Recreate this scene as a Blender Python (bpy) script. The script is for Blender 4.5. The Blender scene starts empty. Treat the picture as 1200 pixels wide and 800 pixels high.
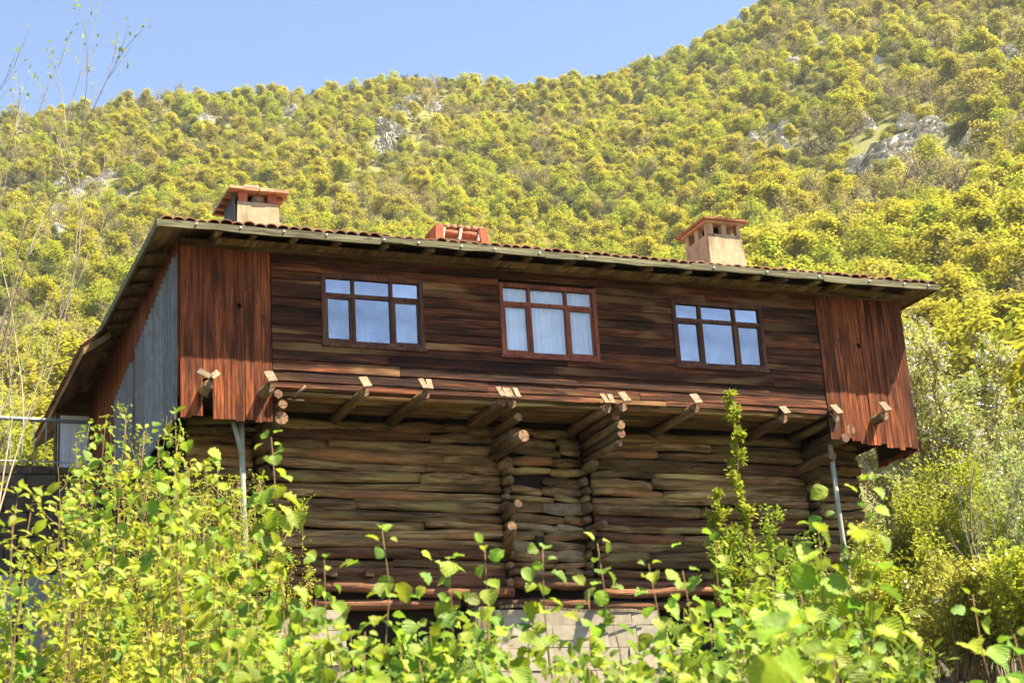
import bpy, math, random
import numpy as np
from math import radians, sin, cos, tan, pi, sqrt, atan2
from mathutils import Vector, Matrix, Euler, noise as mnoise

random.seed(7); rng = np.random.default_rng(7)
SC = bpy.context.scene
COL = SC.collection

# ------------------------------------------------------------------ camera, sky, sun, exposure
CAM = np.array([0.0, 0.0, 1.6])
PITCH, ROLL, YAW, FPX = radians(17.2), radians(3.55), radians(23.0), 2000.0
F_ = np.array([sin(YAW)*cos(PITCH), cos(YAW)*cos(PITCH), sin(PITCH)])
r0 = np.array([cos(YAW), -sin(YAW), 0.0]); u0 = np.cross(r0, F_)
R_ = r0*cos(ROLL) - u0*sin(ROLL)
U_ = u0*cos(ROLL) + r0*sin(ROLL)
cd = bpy.data.cameras.new('camera'); camo = bpy.data.objects.new('camera', cd); COL.objects.link(camo)
cd.sensor_width = 36.0; cd.lens = 60.0; cd.clip_start = 0.1; cd.clip_end = 12000
camo.matrix_world = Matrix(((R_[0], U_[0], -F_[0], CAM[0]), (R_[1], U_[1], -F_[1], CAM[1]),
                            (R_[2], U_[2], -F_[2], CAM[2]), (0, 0, 0, 1)))
cd.dof.use_dof = True; cd.dof.focus_distance = 27.0; cd.dof.aperture_fstop = 8.0
SC.camera = camo

SUN_EL, SUN_AZ = radians(58.0), radians(51.0)        # azimuth from the facade's normal towards +X
sdir = Vector((cos(SUN_EL)*sin(SUN_AZ), -cos(SUN_EL)*cos(SUN_AZ), sin(SUN_EL)))
w = bpy.data.worlds.new('World'); SC.world = w; w.use_nodes = True
nt = w.node_tree; bg = nt.nodes['Background']
sky = nt.nodes.new('ShaderNodeTexSky'); sky.sky_type = 'NISHITA'; sky.sun_disc = False
sky.sun_elevation = SUN_EL; sky.sun_rotation = atan2(sdir.x, sdir.y); sky.altitude = 300
sky.air_density = 1.0; sky.dust_density = 0.3; sky.ozone_density = 2.2
nt.links.new(sky.outputs[0], bg.inputs[0]); bg.inputs[1].default_value = 0.074
sl = bpy.data.lights.new('sun', 'SUN'); sl.energy = 5.0; sl.angle = radians(0.5); sl.color = (1.0, 0.87, 0.64)
so = bpy.data.objects.new('sun', sl); COL.objects.link(so)
so.rotation_euler = sdir.to_track_quat('Z', 'Y').to_euler()
SC.view_settings.view_transform = 'Standard'; SC.view_settings.look = 'None'
SC.view_settings.exposure = 1.9; SC.view_settings.gamma = 1.0

# ------------------------------------------------------------------ helpers
def ray(px, py):
    d = F_ + R_*(px-600)/FPX - U_*(py-400)/FPX
    return d/np.linalg.norm(d)
def at(px, py, dist):                      # a point at that distance from the camera in the photograph's 1200x800 frame
    return CAM + ray(px, py)*dist
def pix(p):
    d = np.asarray(p, float) - CAM; z = d@F_
    return 600+FPX*(d@R_)/z, 400-FPX*(d@U_)/z

class MB:
    def __init__(s): s.v = []; s.f = []
    def add(s, v, f):
        n = len(s.v); s.v.extend([tuple(map(float, p)) for p in v]); s.f.extend([tuple(i+n for i in q) for q in f])
        return s
    def box(s, x0, x1, y0, y1, z0, z1):
        return s.add([(x0,y0,z0),(x1,y0,z0),(x1,y1,z0),(x0,y1,z0),(x0,y0,z1),(x1,y0,z1),(x1,y1,z1),(x0,y1,z1)],
              [(0,3,2,1),(4,5,6,7),(0,1,5,4),(1,2,6,5),(2,3,7,6),(3,0,4,7)])
    def obox(s, M, sx, sy, sz):
        pts = [M @ Vector((a*sx/2, b*sy/2, c*sz/2)) for c in (-1,1) for (a,b) in ((-1,-1),(1,-1),(1,1),(-1,1))]
        return s.add(pts, [(0,3,2,1),(4,5,6,7),(0,1,5,4),(1,2,6,5),(2,3,7,6),(3,0,4,7)])
    def tube(s, path, radii, sides=8, squash=1.0, jit=0.0, caps=True, up=None, boxy=0.0):
        P = [Vector(p) for p in path]; rings = []
        n = len(P)
        for i, p in enumerate(P):
            t = (P[min(i+1,n-1)]-P[max(i-1,0)]).normalized()
            ref = Vector(up) if up is not None else (Vector((0,0,1)) if abs(t.z) < .9 else Vector((1,0,0)))
            a = t.cross(ref).normalized(); b = a.cross(t).normalized()
            r = radii[i] if hasattr(radii,'__len__') else radii
            ring = []
            for k in range(sides):
                an = 2*pi*(k+(.5 if boxy else 0))/sides; rr = r*(1+random.uniform(-jit,jit))/max(abs(cos(an)),abs(sin(an)))**boxy
                ring.append(p + a*cos(an)*rr + b*sin(an)*rr*squash)
            rings.append(ring)
        v = [q for g in rings for q in g]; f = []
        for i in range(n-1):
            for k in range(sides):
                k2 = (k+1)%sides
                f.append((i*sides+k, i*sides+k2, (i+1)*sides+k2, (i+1)*sides+k))
        if caps:
            f.append(tuple(range(sides-1,-1,-1))); f.append(tuple((n-1)*sides+k for k in range(sides)))
        return s.add(v, f)
    def mesh(s, name, mats, smooth=False):
        me = bpy.data.meshes.new(name); me.from_pydata(s.v, [], s.f)
        for m in (mats if isinstance(mats,(list,tuple)) else [mats]): me.materials.append(m)
        if smooth: me.polygons.foreach_set('use_smooth', [True]*len(me.polygons))
        me.validate(); me.update(); return me
    def build(s, name, mat, parent=None, smooth=False, loc=None):
        if loc is None and s.v:            # put the origin in the middle of the piece
            a = np.array(s.v); c = (a.min(0)+a.max(0))/2
        else: c = np.array(loc if loc is not None else (0,0,0), float)
        s.v = [tuple(np.array(p)-c) for p in s.v]
        return link(name, s.mesh(name, mat, smooth), parent, c)
def world_loc(o):
    p = Vector((0,0,0))
    while o is not None: p += o.location; o = o.parent
    return p
def link(name, me, parent=None, loc=(0,0,0)):
    """links a mesh; loc is in the frame of the thing's own root, whose parts are never rotated"""
    o = bpy.data.objects.new(name, me); COL.objects.link(o); o.location = loc
    if parent is not None:
        o.parent = parent
        q = parent
        while q.parent is not None:        # parent's own offset within its root is taken off again
            o.location -= q.location; q = q.parent
    return o
def empty(name, loc=(0,0,0), parent=None):
    o = bpy.data.objects.new(name, None); o.empty_display_size = .2; COL.objects.link(o); o.location = loc
    if parent: o.parent = parent
    return o
def tag(o, label=None, cat=None, group=None, kind=None):
    if label: o['label'] = label
    if cat: o['category'] = cat
    if group: o['group'] = group
    if kind: o['kind'] = kind
    return o
def fast_mesh(name, verts, faces, mat, smooth=False):
    """verts (n,3), faces (m,3|4) as numpy arrays"""
    me = bpy.data.meshes.new(name); k = faces.shape[1]; m = len(faces)
    me.vertices.add(len(verts)); me.vertices.foreach_set('co', np.ascontiguousarray(verts, dtype=np.float32).ravel())
    me.loops.add(m*k); me.loops.foreach_set('vertex_index', np.ascontiguousarray(faces, dtype=np.int32).ravel())
    me.polygons.add(m); me.polygons.foreach_set('loop_start', np.arange(0, m*k, k, dtype=np.int32))
    me.polygons.foreach_set('loop_total', np.full(m, k, dtype=np.int32))
    if smooth: me.polygons.foreach_set('use_smooth', np.ones(m, dtype=bool))
    me.materials.append(mat); me.update(calc_edges=True); me.validate(); return me

# ------------------------------------------------------------------ materials
class NT:
    def __init__(s, name):
        s.m = bpy.data.materials.new(name); s.m.use_nodes = True; s.t = s.m.node_tree
        s.b = s.t.nodes['Principled BSDF']; s.out = s.t.nodes['Material Output']
    def n(s, typ, **kw):
        o = s.t.nodes.new(typ)
        for k, v in kw.items(): setattr(o, k, v)
        return o
    def l(s, a, b): s.t.links.new(a, b)
    def ramp(s, fac, stops):
        r = s.n('ShaderNodeValToRGB'); e = r.color_ramp.elements
        while len(e) < len(stops): e.new(.5)
        for i, (p, c) in enumerate(stops): e[i].position = p; e[i].color = (*c, 1)
        s.l(fac, r.inputs[0]); return r.outputs[0]
    def mix(s, a, b, fac, mode='MIX'):
        x = s.n('ShaderNodeMix', data_type='RGBA', blend_type=mode)
        for sock, val in ((x.inputs[0], fac), (x.inputs[6], a), (x.inputs[7], b)):
            if isinstance(val, (int, float)): sock.default_value = val
            elif isinstance(val, tuple): sock.default_value = (*val, 1)
            else: s.l(val, sock)
        return x.outputs[2]
    def math(s, op, a, b=None, c=None):
        x = s.n('ShaderNodeMath', operation=op)
        for i, v in enumerate((a, b, c)):
            if v is None: continue
            if isinstance(v, (int, float)): x.inputs[i].default_value = v
            else: s.l(v, x.inputs[i])
        return x.outputs[0]
    def noise(s, vec, scale, detail=5, rough=.6, dist=0):
        x = s.n('ShaderNodeTexNoise'); x.inputs['Scale'].default_value = scale; x.inputs['Detail'].default_value = detail
        x.inputs['Roughness'].default_value = rough; x.inputs['Distortion'].default_value = dist
        if vec is not None: s.l(vec, x.inputs['Vector'])
        return x.outputs['Fac']
    def coords(s, scale=(1,1,1), shift=True):
        tc = s.n('ShaderNodeTexCoord'); oi = s.n('ShaderNodeObjectInfo')
        mp = s.n('ShaderNodeMapping'); mp.inputs['Scale'].default_value = scale
        s.l(tc.outputs['Object'], mp.inputs['Vector'])
        if shift:
            mu = s.n('ShaderNodeVectorMath', operation='SCALE'); mu.inputs[0].default_value = (37.1, 53.7, 71.3)
            s.l(oi.outputs['Random'], mu.inputs['Scale']); s.l(mu.outputs[0], mp.inputs['Location'])
        return mp.outputs[0], oi.outputs['Random']
    def bump(s, h, strength=.4, dist=.02):
        b = s.n('ShaderNodeBump'); b.inputs['Strength'].default_value = strength; b.inputs['Distance'].default_value = dist
        s.l(h, b.inputs['Height']); s.l(b.outputs[0], s.b.inputs['Normal'])
    def col(s, c): s.l(c, s.b.inputs['Base Color'])

def wood(name, grain, dark, mid, light, stain=(.02,.015,.01), rough=.85, lo=.55, var=.55, stainlvl=.45, patch=None, rust=None):
    """weathered timber: grain is the axis the fibres run along"""
    M = NT(name); sc = {'x': (1.2,26,26), 'y': (26,1.2,26), 'z': (26,26,1.2)}[grain]
    v, rnd = M.coords(sc)
    sc2 = tuple(.16*q if q > 2 else .9 for q in sc); v2, _ = M.coords(sc2)
    g = M.noise(v, 1.0, 6, .65, .4)
    c = M.ramp(g, [(.28, dark), (.5, mid), (.75, light)])
    ck = M.noise(v, .42, 2, .4, .8); c = M.mix(c, (.012,.008,.005), M.math('MULTIPLY', M.ramp(ck, [(.485,(0,0,0)), (.5,(1,1,1)), (.515,(0,0,0))]), .85))
    st = M.noise(v2, 1.1, 4, .6)
    c = M.mix(c, stain, M.math('MULTIPLY', M.ramp(st, [(stainlvl-.1,(1,1,1)), (stainlvl+.18,(0,0,0))]), .8))
    if patch:
        pn = M.noise(v2, .7, 3, .5, .3); c = M.mix(c, patch, M.math('MULTIPLY', M.ramp(pn, [(.55,(0,0,0)), (.68,(1,1,1))]), .75))
    if rust:
        rn = M.noise(v2, .55, 3, .5, .5); c = M.mix(c, rust, M.math('MULTIPLY', M.ramp(rn, [(.30,(1,1,1)), (.44,(0,0,0))]), .7))
    k = M.math('ADD', M.math('MULTIPLY', rnd, var), 1.0-var*lo)
    vm = M.n('ShaderNodeVectorMath', operation='SCALE'); M.l(c, vm.inputs[0]); M.l(k, vm.inputs['Scale'])
    M.col(vm.outputs[0]); M.b.inputs['Roughness'].default_value = rough
    M.b.inputs['Specular IOR Level'].default_value = .25
    cr = M.noise(v, .55, 3, .5, 1.2); M.bump(M.math('ADD', g, M.math('MULTIPLY', M.ramp(cr, [(.40,(0,0,0)), (.46,(1,1,1))]), .8)), .7, .014); return M.m
def plain(name, c1, c2, scale=8, rough=.8, bump=.2, metal=0, var=.2):
    M = NT(name); v, rnd = M.coords((1,1,1))
    n = M.noise(v, scale, 6, .65); c = M.ramp(n, [(.3, c1), (.7, c2)])
    k = M.math('ADD', M.math('MULTIPLY', rnd, var), 1.0-var*.5)
    vm = M.n('ShaderNodeVectorMath', operation='SCALE'); M.l(c, vm.inputs[0]); M.l(k, vm.inputs['Scale'])
    M.col(vm.outputs[0]); M.b.inputs['Roughness'].default_value = rough; M.b.inputs['Metallic'].default_value = metal
    M.b.inputs['Specular IOR Level'].default_value = .3
    if bump: M.bump(n, bump, .01)
    return M.m
def plaster(name, c1, c2, scale, rough, bump, var):
    M = NT(name); v, rnd = M.coords((1,1,1)); n = M.noise(v, scale, 6, .65); c = M.ramp(n, [(.3, c1), (.7, c2)])
    v2, _ = M.coords((5,5,1.1)); st = M.noise(v2, 1.3, 5, .6); c = M.mix(c, (.10,.075,.05), M.math('MULTIPLY', M.ramp(st, [(.50,(0,0,0)), (.72,(1,1,1))]), .75))
    M.col(c); M.b.inputs['Roughness'].default_value = rough; M.b.inputs['Specular IOR Level'].default_value = .2
    M.bump(M.noise(v, 24, 6, .7), bump, .012); return M.m
def leaf(name, c, trans=.45, hv=.04, vv=.5, gloss=.25, veins=False):
    M = NT(name); oi = M.n('ShaderNodeObjectInfo'); rnd = oi.outputs['Random']
    hs = M.n('ShaderNodeHueSaturation'); hs.inputs['Color'].default_value = (*c, 1)
    M.l(M.math('ADD', M.math('MULTIPLY', rnd, hv), .5-hv/2), hs.inputs['Hue'])
    r2 = M.math('FRACT', M.math('MULTIPLY', rnd, 17.3))
    M.l(M.math('ADD', M.math('MULTIPLY', r2, vv), 1-vv/2), hs.inputs['Value'])
    tc = M.n('ShaderNodeTexCoord'); n = M.noise(tc.outputs['Object'], 6 if not veins else 3, 3)
    c2 = M.mix(hs.outputs[0], M.ramp(n, [(.3,(.72,.78,.7)), (.7,(1.15,1.1,1.0))]), 1.0, 'MULTIPLY')
    if veins:
        sx = M.n('ShaderNodeSeparateXYZ'); M.l(tc.outputs['Object'], sx.inputs[0])
        ph = M.math('SUBTRACT', sx.outputs[1], M.math('MULTIPLY', M.math('ABSOLUTE', sx.outputs[0]), .75))
        wv = M.math('SINE', M.math('MULTIPLY', ph, 48)); rg = M.ramp(wv, [(.75,(.96,.97,.95)), (.98,(1.2,1.18,1.15))])
        c2 = M.mix(c2, rg, 1.0, 'MULTIPLY')
        M.bump(wv, .25, .01)
    M.col(c2); M.b.inputs['Roughness'].default_value = .5; M.b.inputs['Specular IOR Level'].default_value = gloss
    tr = M.n('ShaderNodeBsdfTranslucent'); M.l(c2, tr.inputs[0])
    ms = M.n('ShaderNodeMixShader'); ms.inputs[0].default_value = trans
    M.l(M.b.outputs[0], ms.inputs[1]); M.l(tr.outputs[0], ms.inputs[2]); M.l(ms.outputs[0], M.out.inputs[0])
    return M.m

MT = {}
MT['clad'] = wood('cladding_wood', 'x', (.025,.008,.004), (.12,.036,.014), (.40,.13,.046), stain=(.012,.007,.004), var=1.0, patch=(.26,.145,.055))
MT['panel'] = wood('panel_wood', 'z', (.05,.015,.006), (.225,.060,.020), (.60,.185,.058), stain=(.025,.008,.005), var=.7, stainlvl=.42)
MT['log'] = wood('log_wood', 'x', (.065,.036,.015), (.29,.172,.07), (.58,.41,.21), stain=(.025,.014,.007), var=.9, patch=(.40,.33,.12), stainlvl=.43, rust=(.33,.135,.055))
MT['logred'] = wood('red_log_wood', 'x', (.08,.034,.016), (.23,.098,.046), (.36,.18,.09), stain=(.04,.02,.012), var=.6)
MT['beam'] = wood('beam_wood', 'y', (.06,.034,.016), (.20,.12,.05), (.36,.24,.12), stain=(.04,.025,.012), var=.5, patch=(.33,.26,.1))
MT['post'] = wood('post_wood', 'z', (.08,.06,.035), (.2,.15,.09), (.34,.27,.17), stain=(.05,.04,.025), var=.5)
MT['cut'] = plain('cut_wood', (.22,.10,.05), (.46,.25,.14), 26, .85, .4, var=.4)
def endgrain(name):
    M = NT(name); v, rnd = M.coords((1,1,1), False); sx = M.n('ShaderNodeSeparateXYZ'); M.l(v, sx.inputs[0])
    x2 = M.math('MULTIPLY', sx.outputs[0], sx.outputs[0]); z2 = M.math('MULTIPLY', sx.outputs[2], sx.outputs[2]); rr = M.math('SQRT', M.math('ADD', x2, z2))
    wob = M.noise(v, 30, 3); ring = M.math('SINE', M.math('ADD', M.math('MULTIPLY', rr, 420), M.math('MULTIPLY', wob, 5)))
    c = M.ramp(ring, [(.0, (.24,.125,.065)), (.9, (.40,.235,.13))])
    an = M.math('ARCTAN2', sx.outputs[2], sx.outputs[0]); sp = M.math('SINE', M.math('ADD', M.math('MULTIPLY', an, 3.0), M.math('MULTIPLY', rnd, 40)))
    c = M.mix(c, (.03,.018,.01), M.ramp(M.math('ADD', sp, M.math('MULTIPLY', wob, .12)), [(.985,(0,0,0)), (1.0,(1,1,1))]))
    n2 = M.noise(v, 14, 4); c = M.mix(c, (.10,.06,.035), M.math('MULTIPLY', M.ramp(n2, [(.48,(0,0,0)), (.66,(1,1,1))]), .8))
    vm = M.n('ShaderNodeVectorMath', operation='SCALE'); M.l(c, vm.inputs[0]); M.l(M.math('ADD', M.math('MULTIPLY', rnd, .6), .5), vm.inputs['Scale'])
    M.col(vm.outputs[0]); M.b.inputs['Roughness'].default_value = .9; M.bump(ring, .3, .004); return M.m
MT['cut'] = endgrain('cut_log_end')
MT['cap'] = wood('cap_wood', 'y', (.13,.095,.06), (.23,.175,.115), (.34,.27,.185), stain=(.2,.14,.08), var=.4, stainlvl=.32)
MT['fascia'] = wood('fascia_wood', 'x', (.09,.08,.045), (.17,.16,.09), (.26,.25,.15), stain=(.05,.045,.03), var=.25, stainlvl=.36)
MT['soffit'] = wood('soffit_wood', 'y', (.12,.07,.03), (.30,.19,.08), (.46,.32,.15), stain=(.05,.03,.015), var=.5)
MT['frame'] = wood('window_frame_wood', 'z', (.07,.03,.018), (.16,.07,.04), (.25,.12,.07), stain=(.05,.02,.015), var=.3)
MT['framered'] = wood('red_frame_wood', 'z', (.20,.06,.035), (.33,.10,.055), (.44,.17,.10), stain=(.12,.04,.03), var=.2)
MT['sheet'] = plain('corrugated_metal', (.13,.135,.14), (.23,.235,.24), 5, .55, .1, .4, .35)
MT['tile'] = plain('clay_tile', (.16,.07,.04), (.34,.17,.10), 9, .85, .4, var=.5)
MT['brick'] = plain('red_brick', (.26,.075,.04), (.42,.15,.085), 14, .9, .4, var=.3)
MT['plaster'] = plaster('chimney_plaster', (.33,.265,.165), (.44,.36,.24), 9, .95, .5, var=.1)
MT['tilepale'] = plain('pale_clay_tile', (.34,.19,.11), (.50,.31,.19), 9, .85, .4, var=.3)
MT['mortar'] = plain('pale_mortar', (.5,.38,.3), (.62,.5,.42), 12, .95, .4)
MT['stone'] = plain('pale_stone', (.26,.225,.17), (.42,.37,.29), 6, .95, .6, var=.25)
MT['rubble'] = plain('rubble_stone', (.15,.11,.06), (.34,.26,.155), 7, .95, .6, var=.5)
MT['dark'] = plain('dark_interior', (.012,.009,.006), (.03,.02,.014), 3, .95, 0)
MT['pipe'] = plain('grey_pipe', (.24,.25,.20), (.34,.35,.28), 4, .85, .05)
MT['rail'] = plain('painted_rail', (.30,.34,.36), (.42,.46,.48), 8, .5, .05, .3)
MT['white'] = plain('white_paint', (.70,.70,.68), (.82,.82,.80), 5, .6, .05)
MT['curtain'] = plain('white_curtain', (.62,.64,.68), (.85,.86,.88), 3, .9, 0)
MT['nail'] = plain('pale_nail_head', (.6,.6,.58), (.75,.75,.72), 5, .5, 0)
MT['pot'] = plain('sooty_pot', (.16,.12,.08), (.34,.26,.18), 9, .8, .2)
MT['bark'] = plain('grey_bark', (.13,.10,.07), (.28,.22,.16), 16, .9, .5, var=.3)
MT['stem'] = plain('brown_stem', (.16,.095,.045), (.30,.20,.10), 20, .8, .3, var=.3)
MT['palestem'] = plain('pale_stem', (.30,.24,.17), (.46,.38,.28), 20, .8, .3, var=.3)
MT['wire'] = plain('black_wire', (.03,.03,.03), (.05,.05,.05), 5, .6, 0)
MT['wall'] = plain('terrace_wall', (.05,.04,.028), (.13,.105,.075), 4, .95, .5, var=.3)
MT['slab'] = plain('grey_slab', (.26,.28,.28), (.38,.40,.40), 5, .9, .3)

def glass(name, fac, tint):
    M = NT(name); t = M.t; t.nodes.remove(M.b)
    g = M.n('ShaderNodeBsdfGlossy'); g.inputs['Roughness'].default_value = .02; g.inputs['Color'].default_value = (.95,.97,1,1)
    tc = M.n('ShaderNodeTexCoord'); nz = M.noise(tc.outputs['Object'], 1.7, 2, .5)
    b = M.n('ShaderNodeBump'); b.inputs['Strength'].default_value = .16; b.inputs['Distance'].default_value = .05
    M.l(nz, b.inputs['Height']); M.l(b.outputs[0], g.inputs['Normal'])
    tr = M.n('ShaderNodeBsdfTransparent'); tr.inputs['Color'].default_value = (*tint, 1)
    oi = M.n('ShaderNodeObjectInfo'); n3 = M.noise(tc.outputs['Object'], 2.6, 5, .6)
    ms = M.n('ShaderNodeMixShader'); M.l(M.math('MULTIPLY', M.math('ADD', n3, M.math('MULTIPLY', oi.outputs['Random'], .5)), fac*1.35), ms.inputs[0])
    M.l(tr.outputs[0], ms.inputs[1]); M.l(g.outputs[0], ms.inputs[2]); M.l(ms.outputs[0], M.out.inputs[0]); return M.m
MT['glass'] = glass('window_glass', .26, (.5,.58,.72))
MT['glassclear'] = glass('clear_window_glass', .10, (.93,.95,.97))

# ------------------------------------------------------------------ ground and hill (one sheet)
SKY_AZ = np.radians([-180,-120,-75,-40,-17.7,-16,-11.9,-4.1,.6,4.4,6.9,9.2,10.2,13.4,19.6,40,75,120,180])
SKY_EL = np.radians([1,2,9,19,24.3,24.6,25.4,25.75,25.5,25.7,26.4,27.2,27.6,28.4,29.8,27,11,2,1])
D0, D1 = 120.0, 700.0
def terrain(x, y):
    x = np.asarray(x, float); y = np.asarray(y, float)
    d = np.hypot(x, y)+1e-6; az = np.arctan2(x, y)-YAW; az = (az+pi) % (2*pi)-pi
    es = np.interp(az, SKY_AZ, SKY_EL)
    k = np.clip(es/np.radians(24), 0, 1)                      # how much this direction is hill
    e0 = np.radians(10.5)*k
    t = np.clip((d-D0)/(D1-D0), 0, 1.0)
    E = e0+(es-e0)*t**.72
    zh = 1.6*k+d*np.tan(E)
    over = np.maximum(d-D1, 0); zh = np.where(d > D1, 1.6*k+D1*np.tan(es)+over*.12*k-over**2*.0001*k, zh)
    near = np.interp(d, [0, 8, 22, 36, 60, 120], [0, .35, 3.4, 4.6, 8.5, 23.5])*np.clip(k*1.15-.1, 0, 1)
    z = np.where(d < D0, near + (1.6*k+D0*np.tan(e0)-23.5*np.clip(k*1.15-.1,0,1))*np.clip((d-60)/(D0-60), 0, 1), zh)
    bump = np.sin(x*.021+1.3)*np.cos(y*.017-.4)*.5+np.sin(x*.055)*np.sin(y*.047+2)*.28
    return z + bump*np.clip((d-110)/250, 0, 1)*9*k
ang = np.concatenate([np.linspace(-180,-40,29), np.linspace(-39,39,157), np.linspace(40,180,29)])
rad = np.concatenate([[0.5,4,8,12,16,20,24,28,34,42,52,64,80,100], np.linspace(120,740,95), [800,900,1100,1500,2200,3200,4500,6500]])
AA, RR = np.meshgrid(np.radians(ang)+YAW, rad)
X = RR*np.sin(AA); Y = RR*np.cos(AA); Z = terrain(X, Y)
V = np.stack([X, Y, Z], -1).reshape(-1, 3); nA, nR = len(ang), len(rad)
ii, jj = np.meshgrid(np.arange(nR-1), np.arange(nA-1), indexing='ij'); q = (ii*nA+jj).ravel()
FQ = np.stack([q, q+nA, q+nA+1, q+1], 1)
G = NT('hillside_ground'); tc = G.n('ShaderNodeTexCoord')
n1 = G.noise(tc.outputs['Object'], .05, 8, .65); n2 = G.noise(tc.outputs['Object'], .9, 6, .7)
gc = G.ramp(n1, [(.3,(.16,.17,.045)), (.5,(.19,.19,.055)), (.7,(.20,.18,.07)), (.85,(.27,.25,.18))])
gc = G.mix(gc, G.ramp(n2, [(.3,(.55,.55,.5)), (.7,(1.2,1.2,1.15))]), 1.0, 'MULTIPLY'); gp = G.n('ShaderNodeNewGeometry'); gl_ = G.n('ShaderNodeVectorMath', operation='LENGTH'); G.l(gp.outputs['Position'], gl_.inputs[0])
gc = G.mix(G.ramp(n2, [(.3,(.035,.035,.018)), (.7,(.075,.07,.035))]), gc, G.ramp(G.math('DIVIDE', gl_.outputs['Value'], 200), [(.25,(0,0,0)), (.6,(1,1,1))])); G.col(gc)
G.b.inputs['Roughness'].default_value = .95; G.bump(n2, .8, .5)
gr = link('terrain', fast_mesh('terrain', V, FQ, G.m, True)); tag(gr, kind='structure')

def hit(px, py):                            # where the line of sight through that pixel meets the hill
    d = ray(px, py); t = np.arange(100, 900, .5); P = CAM+d*t[:, None]
    below = np.nonzero(P[:, 2] < terrain(P[:, 0], P[:, 1]))[0]
    return P[below[0]] if len(below) else None

# ------------------------------------------------------------------ the house
HX, HY, HZ, ZB = 4.798, 23.654, 8.115, 4.6        # lower front corner of the upper storey; ZB above the house's base
house = empty('timber_house', (HX, HY, HZ-ZB))
tag(house, 'large old two storey timber house of reddish planks over a log wall', 'house')
class HB(MB):                                       # shapes in house coordinates (z from the upper storey's lower edge)
    def build(s, name, mat, parent=None, smooth=False):
        s.v = [(p[0], p[1], p[2]+ZB) for p in s.v]
        return MB.build(s, name, mat, parent if parent is not None else house, smooth)

def hplank(x0, x1, z0, z1, y, th=.03, tilt=.017, jit=.008, n=4):
    """a horizontal board facing -y, its lower edge standing proud"""
    b = HB(); xs = np.linspace(x0, x1, n+1); v = []; f = []
    for x in xs:
        a, c = random.uniform(-jit, jit), random.uniform(-jit, jit); e = random.uniform(-.004, .004)
        v += [(x, y-tilt+e, z0+a), (x, y+e, z1+c), (x, y+th, z1+c), (x, y+th, z0+a)]
    for i in range(n):
        for k in range(4): f.append((i*4+k, i*4+(k+1)%4, (i+1)*4+(k+1)%4, (i+1)*4+k)[::-1])
    f += [(0,1,2,3), tuple(n*4+k for k in (3,2,1,0))]
    return b.add(v, f)
def vplank(x0, x1, z0, z1, y, th=.03, yaw=0.0, jit=.005, n=3):
    b = HB(); zs = np.linspace(z0, z1, n+1); v = []; f = []
    for z in zs:
        a, c = random.uniform(-jit, jit), random.uniform(-jit, jit)
        v += [(x0+a, y-yaw, z), (x1+c, y+yaw, z), (x1+c, y+th, z), (x0+a, y+th, z)]
    for i in range(n):
        for k in range(4): f.append((i*4+k, i*4+(k+1)%4, (i+1)*4+(k+1)%4, (i+1)*4+k))
    f += [(3,2,1,0), tuple(n*4+k for k in (0,1,2,3))]
    return b.add(v, f)

W, TOP = 12.66, 2.72
WIN = [(2.15, 3.78, 1.22, 2.34), (5.06, 6.75, 1.21, 2.41), (8.13, 9.84, 1.21, 2.34)]
# solid core behind the boards
core = HB().box(.06, W-.06, .16, 8.9, .53, 2.70).build('wall_core', MT['dark'])
# windows have rooms behind them: the core is set back there by building it in front as curtain and glass
facade = HB()
xs = sorted([1.36, 10.92]+[v for w_ in WIN for v in w_[:2]])
facade.box(1.36, 10.92, .035, .05, .52, 1.18); facade.box(1.36, 10.92, .035, .05, 2.46, 2.72)
for a, b in ((1.36, 2.15), (3.78, 5.06), (6.75, 8.13), (9.84, 10.92)): facade.box(a, b, .035, .05, 1.18, 2.46)
cl = facade.build('front_cladding', MT['dark'])
z = .50; row = 0
while z < 2.70:
    hgt = random.choice([.125, .14, .15, .165]) if row else .1
    z1 = min(z+hgt, 2.72)
    spans = [(1.37, 10.91)]
    for wx0, wx1, wz0, wz1 in WIN:
        if z1 > wz0+.02 and z < wz1-.02:
            spans = [s for (a, b) in spans for s in ([(a, wx0-.002), (wx1+.002, b)] if a < wx0 and b > wx1 else [(a, b)])]
    for a, b in spans:
        x = a
        while x < b-.05:
            L = random.uniform(1.6, 4.2); e = b if b-(x+L) < .7 else x+L
            hplank(x+.002, e-.002, z, z1-.004, random.uniform(-.006, .008)-.004).build('plank', MT['clad'], cl); x = e
    z = z1; row += 1

def hole_plank(x0, x1, z0, z1, y, th, cx, cz, r):
    """a vertical board with a round knot hole through it"""
    b = HB(); N = 8
    for yy, s in ((y, 1), (y+th, -1)):
        ring = [(cx+r*cos(2*pi*k/N), yy, cz+1.25*r*sin(2*pi*k/N)) for k in range(N)]
        sq = []
        for k in range(N):
            c, s_ = cos(2*pi*k/N), sin(2*pi*k/N); m = max(abs(c), abs(s_)); q_ = (c/m, s_/m)
            sq.append(((x0+x1)/2+q_[0]*(x1-x0)/2, yy, cz+q_[1]*.15))
        f = [(k, (k+1)%N, N+(k+1)%N, N+k) for k in range(N)]
        b.add(ring+sq, [q_[::-1] if s > 0 else q_ for q_ in f])
    v = [(cx+r*cos(2*pi*k/N), yy, cz+1.25*r*sin(2*pi*k/N)) for yy in (y, y+th) for k in range(N)]
    b.add(v, [(k, (k+1)%N, N+(k+1)%N, N+k) for k in range(N)])
    b.box(x0, x1, y, y+th, z0, cz-.15); b.box(x0, x1, y, y+th, cz+.15, z1)
    return b
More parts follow.
